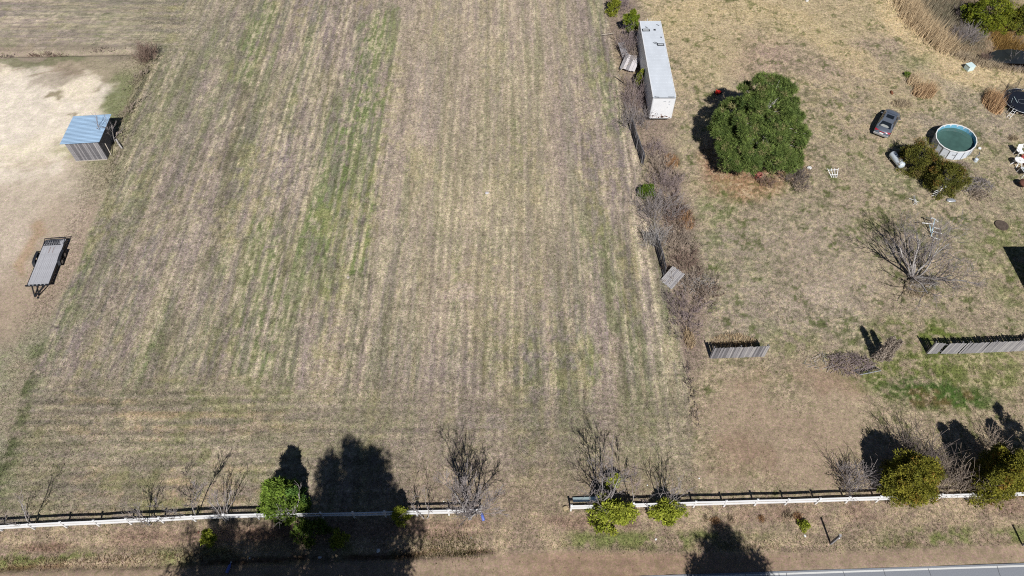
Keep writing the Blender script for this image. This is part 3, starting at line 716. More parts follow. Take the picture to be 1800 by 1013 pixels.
for yy in (L_-3.6, L_-2.3): part('axle', MB().bar((-.95, yy, .5), (.95, yy, .5), .14), M['black_metal'], t)
part('rear_bumper', MB().box((0, L_-.1, .5), (2.3, .1, .12)), M['black_metal'], t)
b = MB(); b.bar((-.3, L_+.02, zt-.05), (-.3, L_+.14, zt+.2), .05); part('door_hinge_arm', b, M['grey_metal'], t); part('door_hinge_arm', MB().bar((.0, L_+.02, zt-.05), (-.02, L_+.06, zt+.3), .04), M['grey_metal'], t)
for sx in (-1, 1): part('rear_door', MB().box((sx*.63, L_+.025, (zb+zt)/2), (1.22, .04, zt-zb-.1)), M['white_paint'], t)

# ================================================================== SHED
t = thing('shed', 'small shed of weathered grey boards under a blue grey corrugated metal roof', 'shed', (-46.95, 61.0, 0), R(5))
SW, SD = 3.75, 3.0    # x size, y size ; front at y=-1.3
x0, x1, y0, y1 = -1.72, 1.74, -2.15, 2.2
rnd = random.Random(4)
zf, zk = 2.70, 2.40
def rz_(y): return zf+(zk-zf)*(y-y0)/(y1-y0)
cols = ['board', 'board', 'board_dark', 'board_pale']
def plank(name, c, d, m, parent, tilt=0):
    b = MB().box((0,0,0), d); o = part(name, b, M[m], parent, loc=c); o.rotation_euler = (0, tilt, 0); return o
xx = x0; wp = .18
while xx < x1-.05:
    ww = min(wp*rnd.uniform(.85, 1.15), x1-xx)
    plank('wall_board', (xx+ww/2, y0-rnd.uniform(0, .014), zf/2-.03+rnd.uniform(-.03, .02)), (ww-.014, .025, zf-.12), rnd.choice(cols), t, rnd.uniform(-.006, .006)); xx += ww
yy = y0+.05
while yy < y1-.05:
    plank('wall_board', (x0+rnd.uniform(0, .012), yy+.09, rz_(yy)/2-.04), (.025, .17, rz_(yy)-.12), rnd.choice(cols), t); yy += .185
yy = y0+.05
while yy < y1-.05:
    plank('wall_board', (x1+rnd.uniform(0, .012), yy+.09, rz_(yy)/2-.04), (.025, .17, rz_(yy)-.12), 'board_dark', t); yy += .185  # shaded side wall: only dark boards, part of its shade put into the colour
xx = x0
while xx < x1-.05:
    plank('wall_board', (xx+.09, y1, zk/2-.04), (.17, .025, zk-.12), rnd.choice(cols), t); xx += .185
for (cx, cy) in ((x0+.07, y0+.09), (x1-.06, y0+.09), (x1-.06, y1-.09), (x0+.07, y1-.09), (x1-.06, .3)):
    part('corner_post', MB().bar((cx, cy, -.1), (cx, cy, rz_(cy)-.07), .1), M['board_dark'], t)
for yy in (y0+.06, .3, y1-.08): part('roof_beam', MB().bar((x0, yy, rz_(yy)-.05), (x1, yy, rz_(yy)-.05), .05, .1), M['board_dark'], t)
# corrugated roof: ribs run along x, in three overlapping sheets
ry0, ry1, rx0, rx1 = y0-.26, y1+.34, x0-.36, x1+.36
for s in range(3):
    a0 = ry0+(ry1-ry0)*s/3-.04*(s > 0); a1 = ry0+(ry1-ry0)*(s+1)/3; b = MB(); v = []; N = 60
    for i in range(N+1):
        y = a0+(a1-a0)*i/N; ph = ((y-ry0)/.235) % 1; h = .045*max(0, 1-abs(ph-.5)/.18)**.6
        z = rz_(y)+.03+h+.006*s; v += [(rx0, y, z), (rx1, y, z), ]
    b.add(v, [(2*i, 2*i+1, 2*i+3, 2*i+2) for i in range(N)]); b.add([(x, y, z-.012) for x, y, z in v], [(2*i+2, 2*i+3, 2*i+1, 2*i) for i in range(N)])
    part('roof_sheet', b, M['galv'], t)
part('sill_board', MB().box((0, y0-.08, .04), (3.4, .09, .06)), M['wood_new'], t)
part('leaning_stick', MB().bar((x1+.3, y0+.5, .1), (x1+.08, y0+1.0, 1.5), .07), M['wood_new'], t)
for i, yy in enumerate((-.9, -.3, .2)):
    pass

# dead logs by the shed, sapling, white stake
def log(label, pts, r0, m='bark_pale', cat='log', name='dead_log'):
    segs = [(Vector(a), Vector(c2), r0*(1-.35*i/len(pts)), r0*(1-.35*(i+1)/len(pts))) for i, (a, c2) in enumerate(zip(pts[:-1], pts[1:]))]
    v, f = tubes(segs, 6); return tag(obj(name, mesh_np(name, v, f), M[m]), label, cat)
def G(px, py, dz=0): p = P(px, py); p.z = GZ(p.x, p.y)+dz; return p
log('short pale weathered log lying on the weeds off the right front corner of the shed', [G(207,250,.1), G(211,257,.2), G(216,263,.1)], .12)
log('brown branching stump lying in the brush strip beside the shed', [G(203,246,.05), G(210,240,.35), G(217,238,.2)], .09, 'twig_tan')
bare_tree('bare_sapling', 'grey leafless sapling standing against the shaded side of the shed', 'tree', G(200,253), 3.6, 21, stems=3, fan=.5, levels=2, rad=.035, barkm='bark_pale', twigm='twig')
def stick(label, a, c2, r=.03, m='white_cloth', name='stake', cat='stake'):
    return tag(obj(name, MB().bar(a, c2, r*2, n=6), M[m]), label, cat)
# ================================================================== FLATBED TRAILER
ax = math.atan2(.4, 5.7)
t = thing('flatbed_trailer', 'black utility flatbed trailer with grey plank deck parked on the bare dirt', 'trailer', (-45.8, 44.02, 0), ax)
DW, DL, DZ = 1.98, 5.75, .66
pw = DW/11
for i in range(11):
    xc = -DW/2+pw*(i+.5); m = 'deck_wood'
    b = MB().box((0, -.35, 0), (pw-.006, DL-.9, .045)); part('deck_board', b, M[m], t, loc=(xc, 0, DZ+random.Random(i).uniform(-.006, .006)))
for i in (4, 6): part('red_strip', MB().box((-DW/2+pw*(i+.5), 1.45, DZ+.028), (.07, .75, .01)), M['deck_red'], t)
# sloping tail deck
for i in range(11):
    xc = -DW/2+pw*(i+.5); part('tail_board', MB().bar((xc, DL/2-.78, DZ), (xc, DL/2, DZ-.12), pw-.015, .045), M['deck_wood'], t)
b = MB()
for sx in (-1, 1): b.bar((sx*(DW/2+.03), -DL/2, DZ-.04), (sx*(DW/2+.03), DL/2-.78, DZ-.04), .07, .15); b.bar((sx*(DW/2+.03), DL/2-.78, DZ-.04), (sx*(DW/2+.03), DL/2, DZ-.16), .07, .14)
b.bar((-DW/2-.16, -DL/2-.05, DZ+.02), (DW/2+.1, -DL/2-.05, DZ+.02), .12, .14); b.bar((-DW/2, DL/2+.03, DZ-.14), (DW/2, DL/2+.03, DZ-.14), .08, .12)
for k in range(7): b.bar((-DW/2, -DL/2+.4+k*.65, DZ-.09), (DW/2, -DL/2+.4+k*.65, DZ-.09), .06)
part('frame', b, M['black_metal'], t)
b = MB()
for k in range(5): b.box((-DW/2+.25+k*.36, -DL/2-.06, DZ+.1), (.12, .1, .05))
part('front_rail_pocket', b, M['grey_metal'], t)
# ramp gate folded up: top and bottom bar with zigzag lattice
b = MB(); g0, g1 = DL/2-.80, DL/2-.62; zb0, zt0 = DZ+.03, DZ+.16
b.bar((-DW/2-.04, g0, zb0+.0), (DW/2*.72, g0, zb0), .06); b.bar((-DW/2-.04, DL/2-.02, zt0), (DW/2+.06, DL/2+.02, zt0), .06)
for sx in (-1, 1): b.bar((sx*DW/2, g0, zb0), (sx*DW/2, DL/2, zt0), .05)
for k in range(7):
    xa = -DW/2+k*.22; b.bar((xa, g0, zb0), (xa+.11, DL/2-.3, zt0-.02), .035); b.bar((xa+.11, DL/2-.3, zt0-.02), (xa+.22, g0, zb0), .035)
b.bar((-DW/2, DL/2-.3, zt0-.02), (DW/2*.72, DL/2-.3, zt0-.02), .045)
part('ramp_gate', b, M['black_metal'], t)
b = MB()
b.bar((-.62, -DL/2, DZ-.08), (0, -DL/2-1.25, .48), .09, .12); b.bar((.62, -DL/2, DZ-.08), (0, -DL/2-1.25, .48), .09, .12); b.bar((0, -DL/2, DZ-.08), (0, -DL/2-1.3, .48), .08, .1)
tg = part('tongue', b, M['black_metal'], t)
b = MB(); b.bar((0, -DL/2-1.05, .0), (0, -DL/2-1.05, .85), .07, n=8); b.box((0, -DL/2-1.05, .02), (.2, .2, .04)); part('jack', b, M['black_metal'], tg)
for sx in (-1, 1):
    b = MB(); yc = .55; pr_ = [(-.95, DZ-.22), (-.72, DZ+.16), (-.3, DZ+.22), (.3, DZ+.22), (.72, DZ+.16), (.95, DZ-.22)]
    xa, xb = sx*(DW/2+.08), sx*(DW/2+.36)
    v = [(x, yc+y, z) for y, z in pr_ for x in (xa, xb)]+[(x, yc+y*.97, z-.03) for y, z in pr_ for x in (xa, xb)]
    f = [(2*i, 2*i+1, 2*i+3, 2*i+2) for i in range(5)]+[(12+2*i+2, 12+2*i+3, 12+2*i+1, 12+2*i) for i in range(5)]+[(2*i+1, 2*i+13, 2*i+15, 2*i+3) for i in range(5)]
    b.add(v, f); part('fender', b, M['black_metal'], t)
    for yy in (yc-.44, yc+.44):
        wh = part('wheel', MB().lathe([(.2,-.1),(.34,-.11),(.37,0),(.34,.11),(.2,.1)], 18, (sx*(DW/2+.22), yy, .37), 'x', close=True), M['rubber'], t, smooth=True)
        part('rim', MB().lathe([(.0,-.05),(.2,-.08),(.2,.08),(.0,.05)], 14, (sx*(DW/2+.22), yy, .37), 'x'), M['rim'], wh)

# ================================================================== CAR
hd = math.atan2(4.18, 2.84)-math.pi/2
t = thing('parked_car', 'dark grey sedan with a sunroof parked in the dry grass facing away', 'car', (43.25, 64.45, 0), hd)
Lc, Wc = 4.8, 1.84
# stations: y, half width, belt height, bottom, crown height
st = [(-2.40,.66,.62,.34,.70),(-2.32,.80,.78,.26,.90),(-2.05,.87,.90,.22,1.00),(-1.5,.90,.93,.2,1.02),(-.6,.92,.92,.2,.99),(.4,.92,.90,.2,.97),(1.1,.91,.86,.2,.95),(1.7,.89,.78,.2,.89),(2.15,.82,.68,.22,.78),(2.36,.70,.56,.26,.66),(2.42,.55,.46,.34,.52)]
b = MB(); v = []
for y, hw, zbelt, z0_, zc in st:
    ring = [(-hw*.86, z0_), (-hw, z0_+.12), (-hw, zbelt-.18), (-hw*.95, zbelt), (-hw*.6, zc), (0, zc+.02), (hw*.6, zc), (hw*.95, zbelt), (hw, zbelt-.18), (hw, z0_+.12), (hw*.86, z0_)]
    v += [(x, y, z) for x, z in ring]
nr = 11; f = [(j*nr+i, j*nr+i+1, (j+1)*nr+i+1, (j+1)*nr+i) for j in range(len(st)-1) for i in range(nr-1)]+[(j*nr+nr-1, j*nr, (j+1)*nr, (j+1)*nr+nr-1) for j in range(len(st)-1)]
f += [tuple(range(nr))[::-1], tuple(range((len(st)-1)*nr, len(st)*nr))]
b.add(v, f); body = part('body', b, M['car'], t, smooth=True)
# cabin: glass band with a painted roof on top
cab = [(-1.72,.70,.98),(-1.05,.62,1.36),(-.5,.60,1.44),(.25,.60,1.44),(.55,.62,1.38),(1.28,.72,.95)]
b = MB(); v = []
for y, hw, z in cab: v += [(-hw, y, z), (hw, y, z)]
low = [(-.80,-1.72,.96),(.80,-1.72,.96),(.80,1.28,.93),(-.80,1.28,.93)]
b.add(v, [(4,5,7,6)][:0]+[(2*i, 2*i+1, 2*i+3, 2*i+2) for i in range(1, 4)])
roof = part('roof', b, M['car'], t)
b = MB(); b.add([(-.60,-1.66,1.0),(.60,-1.66,1.0),(.54,-1.07,1.352),(-.54,-1.07,1.352)], [(0,1,2,3)]); part('rear_window', b, M['glass'], t)
b = MB(); b.add([(-.55,-1.58,1.055),(-.1,-1.62,1.03),(.3,-1.60,1.045),(.45,-1.50,1.105),(.2,-1.40,1.165),(-.35,-1.38,1.175)], [(0,1,2,3,4,5)]); part('parcel_shelf', b, M['dash'], t)
b = MB(); b.add([(-.56,.57,1.372),(.56,.57,1.372),(.66,1.26,.972),(-.66,1.26,.972)], [(0,1,2,3)]); part('windscreen', b, M['glass'], t)
for sx in (-1, 1):
    b = MB(); b.add([(sx*.84,-1.35,.97),(sx*.84,1.02,.95),(sx*.605,.5,1.37),(sx*.605,-.95,1.37)], [(0,1,2,3)] if sx > 0 else [(3,2,1,0)]); part('side_window', b, M['glass'], t)
    b = MB(); b.bar((sx*.76,-1.78,.97), (sx*.60,-1.02,1.36), .16, .05); b.bar((sx*.60,.52,1.38), (sx*.76,1.34,.93), .10, .05); b.bar((sx*.60,-1.02,1.38), (sx*.60,.52,1.39), .07, .05); b.bar((sx*.85,-.1,.95), (sx*.61,-.1,1.38), .07, .04)
    part('pillar', b, M['car'], t)
    b = MB().box((sx*1.02,.78,.97), (.2,.12,.12)); part('mirror', b, M['car'], t, bevel=.03)
    b = MB(); b.add([(sx*.34,-2.34,.82),(sx*.80,-2.31,.82),(sx*.895,-2.06,.89),(sx*.83,-2.12,.945),(sx*.34,-2.29,.935)], [(0,1,2,3,4)])
    part('tail_lamp', b, M['tail'], t)
    b = MB(); b.add([(sx*.42,2.36,.60),(sx*.72,2.32,.60),(sx*.85,2.04,.70),(sx*.5,2.26,.71)], [(0,1,2,3)]); part('head_lamp', b, M['head'], t)
    for yy in (-1.42, 1.45):
        wh = part('wheel', MB().lathe([(.2,-.1),(.31,-.11),(.335,0),(.31,.11),(.2,.1)], 18, (sx*.83, yy, .335), 'x', close=True), M['rubber'], t, smooth=True)
        part('rim', MB().lathe([(0,-.09),(.2,-.1),(.2,.1),(0,.09)], 14, (sx*.83, yy, .335), 'x'), M['rim'], wh)
part('sunroof', MB().box((0, -.08, 1.452), (.82, .62, .018)), M['glass'], t, bevel=.008)
part('reflector_strip', MB().box((0,-2.35,.86), (.66,.08,.05)), M['tail'], t)
b = MB(); b.add([(-.80,-2.40,.36),(.80,-2.40,.36),(.84,-2.46,.58),(-.84,-2.46,.58),(.78,-2.36,.63),(-.78,-2.36,.63)], [(0,1,2,3),(3,2,4,5)]); part('rear_bumper', b, M['bumper'], t)
part('number_plate', MB().box((0,-2.42,.72), (.42,.02,.13), Matrix.Rotation(-.2, 3, 'X')), M['white_cloth'], t)

# ================================================================== POOL
pc = P(1681, 243, 1.2); pc.z = 0; NPO = 18; PR = 2.3
t = thing('swimming_pool', 'round above ground pool with white wall panels, grey uprights and murky green water', 'swimming pool', pc, R(48)); t.scale = (1.07, .93, 1)
b = MB(); v = []
ringo = [(PR*math.cos(2*math.pi*(i+.5)/NPO), PR*math.sin(2*math.pi*(i+.5)/NPO)) for i in range(NPO)]
for i in range(NPO):
    (ax_, ay_), (bx_, by_) = ringo[i], ringo[(i+1) % NPO]
    k = .98; b = MB(); q = [(ax_*k, ay_*k, .04), (bx_*k, by_*k, .04), (bx_*k, by_*k, 1.17), (ax_*k, ay_*k, 1.17)]; k2 = .965
    q2 = [(ax_*k2, ay_*k2, .04), (bx_*k2, by_*k2, .04), (bx_*k2, by_*k2, 1.17), (ax_*k2, ay_*k2, 1.17)]
    part('wall_panel', MB().add(q+q2, [(0,1,2,3),(7,6,5,4)]), M['pool_wall'], t)
    part('upright', MB().bar((ax_*1.0, ay_*1.0, 0), (ax_*1.0, ay_*1.0, 1.2), .05, n=6), M['grey_metal'], t)
    part('rim_rail', MB().bar((ax_*.985, ay_*.985, 1.21), (bx_*.985, by_*.985, 1.21), .10, .06), M['white_pvc'], t)
part('liner', MB().lathe([(PR*.955,1.19),(PR*.945,.6),(PR*.94,.1)], NPO*2), M['pool_liner'], t)
part('water', MB().add([(PR*.945*math.cos(2*math.pi*i/48), PR*.945*math.sin(2*math.pi*i/48), .78) for i in range(48)], [tuple(range(48))]), M['pool_water'], t)
b = MB(); b.box((0,0,0), (.28,.004,.12)); lb = part('white_label', b, M['grey_metal'], t)
a_ = 2*math.pi*13/NPO-.06; lb.location = (-.62, -PR*.975*.955-.02, .7)
a_ = math.atan2(-PR*.95, -.7)-R(48); lb.location = (PR*.985*math.cos(a_), PR*.985*math.sin(a_), .72); lb.rotation_euler = (0,0,a_+math.pi/2)

# ================================================================== PROPANE TANK
tp = P(1577, 281, .6)
t = thing('propane_tank', 'white horizontal propane tank lying beside the dark olive bush', 'gas tank', (tp.x, tp.y, 0), R(14)); t.scale = (.88,.88,.88)
prof = [(0,-1.3)]+[(.46*math.cos(a), -.98-.32*math.sin(a)) for a in np.linspace(math.pi/2, 0, 6)[1:]]+[(.46*math.cos(a), .98+.32*math.sin(a)) for a in np.linspace(0, math.pi/2, 6)[:-1]]+[(0,1.3)]
part('vessel', MB().lathe(prof, 28, (0,0,.68), 'y'), M['tank'], t, smooth=True)
part('valve_dome', MB().lathe([(.0,1.30),(.12,1.29),(.15,1.25),(.15,1.1)], 14), M['black_metal'], t, smooth=True)
for yy in (-.75, .75):
    part('saddle', MB().box((0, yy, .12), (.7, .16, .26)), M['grey_metal'], t)
for yy in (-.85, .85): part('lifting_lug', MB().box((0, yy, 1.15), (.03, .14, .09)), M['tank'], t)

# ================================================================== TRAMPOLINE
tc_ = P(1800, 178, .85); tc_.z = 0; TR = 2.25
t = thing('trampoline', 'round black trampoline with torn sagging safety net and a short ladder', 'trampoline', tc_)
part('mat', MB().add([(TR*.82*math.cos(2*math.pi*i/40), TR*.82*math.sin(2*math.pi*i/40), .84) for i in range(40)], [tuple(range(40))]), M['mat_black'], t)
b = MB()
for r0_ in (.33, .36):
    pass
b.lathe([(.40,.846),(.43,.846)], 20, (-.25,-.05,0)); part('mat_emblem', b, M['grey_metal'], t)
b = MB(); v = []; N = 48
for i in range(N):
    a = 2*math.pi*i/N; r1_ = TR*.83; r2_ = TR*(.97+.02*math.sin(5*a)); v += [(r1_*math.cos(a), r1_*math.sin(a), .86), (r2_*math.cos(a), r2_*math.sin(a), .87)]
b.add(v, [(2*i, 2*i+1, (2*i+3) % (2*N), (2*i+2) % (2*N)) for i in range(N) if not (i % 12 in (3, 4, 9))]); part('spring_pad', b, M['mat_black'], t)
b = MB()
for i in range(N): a = 2*math.pi*i/N; b.bar((TR*.82*math.cos(a), TR*.82*math.sin(a), .845), (TR*math.cos(a), TR*math.sin(a), .85), .02)
part('springs', b, M['grey_metal'], t, stuff=True)
b = MB(); b.lathe([(TR-.035,.86),(TR,.895),(TR+.035,.86),(TR,.825)], 48, close=True); part('frame_ring', b, M['grey_metal'], t, smooth=True)
poles = []
for i in range(6):
    a = 2*math.pi*i/6+R(28); x, y = TR*1.03*math.cos(a), TR*1.03*math.sin(a)
    part('leg', MB().bar((x*1.02, y*1.02, 0), (x*.99, y*.99, .86), .05, n=6), M['grey_metal'], t)
    ln = [(.1,.1), (-.25,.35), (-.35,.15), (.55,.9), (.4,-.1), (.1,.3)][i]
    top_ = Vector((x*1.02+ln[0]*.4, y*1.02+ln[1]*.4, 2.55-(.9 if i in (3, 4) else 0)))
    part('net_pole', MB().bar((x*1.01, y*1.01, .5), top_, .045, n=6), M['black_metal'], t); poles.append((Vector((x, y, .88)), top_))
b = MB()
for i, j in ((0,1),(1,2),(2,3)):
    (a0, a1), (b0, b1) = poles[i], poles[j]; NN = 10
    for k in range(NN):
        for q in range(6):
            def pt(u, w2):
                lo = a0.lerp(b0, u); hi = a1.lerp(b1, u); sag = .7*4*u*(1-u)
                p_ = lo.lerp(hi, w2); p_.z -= sag*w2; return p_
            b.bar(pt(k/NN, q/6), pt((k+1)/NN, (q)/6), .018, n=3); b.bar(pt(k/NN, q/6), pt(k/NN, (q+1)/6), .018, n=3); b.bar(pt((k+.5)/NN, q/6), pt((k+.5)/NN, (q+1)/6), .014, n=3); b.bar(pt(k/NN, (q+.5)/6), pt((k+1)/NN, (q+.5)/6), .014, n=3)
part('net', b, M['net'], t, stuff=True)
b = MB(); la = R(222)
for s in (-.17, .17):
    px_, py_ = -math.sin(la)*s, math.cos(la)*s
    b.bar((TR*.98*math.cos(la)+px_, TR*.98*math.sin(la)+py_, .92), ((TR+.75)*math.cos(la)+px_, (TR+.75)*math.sin(la)+py_, .0), .045, n=6)
for k in (.25, .5, .75):
    r0_ = TR+.75*k; b.bar((r0_*math.cos(la)+math.sin(la)*.17, r0_*math.sin(la)-math.cos(la)*.17, .92*(1-k)), (r0_*math.cos(la)-math.sin(la)*.17, r0_*math.sin(la)+math.cos(la)*.17, .92*(1-k)), .04)
part('ladder', b, M['white_pvc'], t)
b = MB(); b.bar((-.9,.75,.9), (-1.1,-.5,1.05), .035); b.bar((-1.15,.5,.9), (-1.7,-.35,.93), .02); tag(obj('green_pole', b, M['pale_teal'], None, tc_), 'pale green broken pole lying on the trampoline mat', 'pole')

# ================================================================== WHITE VINYL RAIL FENCES
def rail_fence(label, pts_px, sp=2.5):
    A = [P(*q) for q in pts_px]; seg = [(A[i+1]-A[i]).length for i in range(len(A)-1)]; tot = sum(seg); n = max(2, round(tot/sp))
    t = thing('rail_fence', label, 'fence', (A[0].x, A[0].y, 0), 0, 'white rail fence along the road')
    def at(s):
        i = 0
        while i < len(seg)-1 and s > seg[i]: s -= seg[i]; i += 1
        return A[i].lerp(A[i+1], min(s/seg[i], 1.0))
    rr = random.Random(len(label)); pm = None; rm = None; prev = None
    base = A[0].copy(); base.z = 0
    pmb = MB().box((0,0,.60), (.13,.13,1.22)); pmb.add([(-.085,-.085,1.21),(.085,-.085,1.21),(.085,.085,1.21),(-.085,.085,1.21),(0,0,1.27)], [(3,2,1,0),(0,1,4),(1,2,4),(2,3,4),(3,0,4)]); pme = pmb.mesh('post')
    for i in range(n+1):
        q = at(tot*i/n) - base; q.z = rr.uniform(-.05, .02)
        o = part('post', pme, M['white_pvc'], t, loc=q); tl = Vector((rr.gauss(0, .015), rr.gauss(0, .02), 0)); o.rotation_euler = (tl.x, tl.y, 0)
        if prev is not None:
            d = q-prev
            for z in (.55, 1.02):
                droop = rr.uniform(-.03, .03); a0 = Vector((prev.x, prev.y, z+prev.z)); b0 = Vector((q.x, q.y, z+q.z+droop*.3))
                part('rail', MB().bar(a0+d*.028+Vector((0,rr.uniform(-.01,.01),0)), b0-d*.028, (.09), .16), M['white_pvc'], t)
        prev = q
    return t
rail_fence('white two rail vinyl fence left of the gateway', [(-110,938),(0,933),(200,923),(405,913),(620,910),(845,904)])
rail_fence('white two rail vinyl fence right of the gateway, passing behind the two olive cedars', [(1003,898),(1270,890),(1450,885),(1700,877),(1910,872)])
b = MB().box((0,0,0), (2.2,.05,.5)); o = obj('white_board', b, M['pale_teal'], None, P(1029,888)+Vector((.1,.35,.3))); o.rotation_euler = (R(62),0,R(2)); tag(o, 'pale teal white board leaning behind the first rails right of the gateway', 'board')
b = MB().box((0,0,.06), (.4,.34,.22)); tag(obj('flat_stone', b, M['stone'], None, P(994,894), .4, bevel=.07), 'tan rounded stone on the ground at the gateway fence end', 'stone')

# ================================================================== GREY PICKET FENCES
def board_fence(label, pts, H=1.85, wb=.15, gaps=(), lean=(0,0), group=None, cols=('board','board','board_pale','board_dark'), railz=(.4,1.5), seed=1, side=1):
    A = [Vector((q[0], q[1], 0)) for q in pts]; t = thing('board_fence', label, 'fence', A[0], 0, group); rr = random.Random(seed)
    for a, c2 in zip(A[:-1], A[1:]):
        d = c2-a; L0 = d.length; ang = math.atan2(d.y, d.x); n = int(L0/wb); nrm = Vector((math.sin(ang), -math.cos(ang), 0))
        me = MB().add([(-wb/2+.003,-.01,0),(wb/2-.003,-.01,0),(wb/2-.003,.01,0),(-wb/2+.003,.01,0),(-wb/2+.003,-.01,H-.06),(wb/2-.003,-.01,H-.06),(wb/2-.003,.01,H-.06),(-wb/2+.003,.01,H-.06),(-wb/4,-.01,H),(wb/4,-.01,H),(wb/4,.01,H),(-wb/4,.01,H)],
            [(0,3,2,1),(0,1,5,4),(1,2,6,5),(2,3,7,6),(3,0,4,7),(4,5,9,8),(5,6,10,9),(6,7,11,10),(7,4,8,11),(8,9,10,11)])
        mss = {}
        for i in range(n):
            s = (i+.5)*wb
            if any(g0 <= (a-A[0]).length+s <= g1 for g0, g1 in gaps): continue
            c_ = rr.choice(cols)
            if c_ not in mss: mss[c_] = me.mesh('picket'); mss[c_].materials.append(M[c_])
            q = a-A[0]+d*(s/L0)+nrm*side*.04
            o = part('picket', mss[c_], None, t, loc=(q.x, q.y, rr.uniform(-.05,.06))); o.rotation_euler = (lean[0]+rr.gauss(0,.01), rr.gauss(0,.008)+lean[1], ang)
        for k in range(int(L0/2.4)+1):
            q = a-A[0]+d*(min(k*2.4, L0)/L0)-nrm*side*.06; part('post', MB().bar((q.x, q.y, -.1), (q.x+lean[1]*1.8, q.y, H+.08), .1), M['board_dark'], t)
        for z in railz: part('rail', MB().bar(a-A[0]+Vector((0,0,z))-nrm*side*.01, c2-A[0]+Vector((0,0,z))-nrm*side*.01, .04, .09), M['board_dark'], t)
    return t
board_fence('short free standing piece of grey board fence in the yard', [(17.94,33.4),(22.95,33.6)], seed=3)
board_fence('long grey board fence running out of the right side, gapped near its left end', [(37.75,33.9),(40.8,33.9),(47.6,34.25),(54,34.6)], gaps=((.95,1.22),(2.75,2.85)), seed=5, cols=('board','board','board_pale'))
b = board_fence('dark weathered board fence standing below the bare shrubs beside the trailer', [P(1108,228).to_tuple()[:2], P(1119,262).to_tuple()[:2], P(1130,294).to_tuple()[:2]], H=1.7, seed=8, cols=('board','board_dark'), side=-1)
b = board_fence('dark leaning board fence along the field edge above the pale fallen section', [P(1150,432).to_tuple()[:2], P(1160,462).to_tuple()[:2], P(1166,490).to_tuple()[:2]], H=1.75, seed=9, cols=('board_dark','board'), side=-1)
def fallen(label, px, py, w_, l_, rz, tilt, seed, m='board_pale', lift=.35, name='fallen_fence_panel', n=9):
    q = P(px, py); t = thing(name, label, 'fence panel', (q.x, q.y, lift), rz); t.rotation_euler = (tilt, 0, rz); rr = random.Random(seed)
    for i in range(n): part('picket', MB().box((0,0,0), (w_/n-.02, l_*rr.uniform(.94,1.04), .025)), M[m if rr.random() < .75 else 'board'], t, loc=(-w_/2+w_/n*(i+.5), rr.uniform(-.04,.04), rr.uniform(0,.015)))
    for y in (-l_*.33, l_*.33): part('rail', MB().box((0,y,-.04), (w_,.09,.05)), M['board_dark'], t)
    return t
fallen('pale grey fence section leaning out at the lower end of the brush line', 1180, 494, 1.5, 1.9, R(-48), R(28), 4, n=10, lift=.55)
fallen('white weathered panel leaning in the brush beside the semi trailer', 1106, 121, 1.9, 2.3, R(-24), R(18), 6, 'panel', lift=.9, n=5)
fallen('dark grey panel leaning above the white panel in the brush', 1095, 98, .9, 2.4, R(14), R(20), 7, 'board', lift=.8, n=5)
def wstick(label, p0, z0_, p1, z1_, r=.035, m='wood_new', name='pole', cat='pole'):
    return stick(label, P(*p0, z0_), P(*p1, z1_), r, m, name, cat)
wstick('thin pale pole lying across the mown grass left of the brush line', (1056,62), .3, (1080,58), .6)
wstick('pale stake leaning over the white weathered panel', (1090,124), .9, (1108,110), 1.5)
wstick('short black rod lying on the grass below the white panel', (1081,135), .15, (1096,146), .2, .04, 'black_metal')
wstick('small pale stick on the grass beside the white panel', (1087,131), .05, (1091,137), .1, .04)

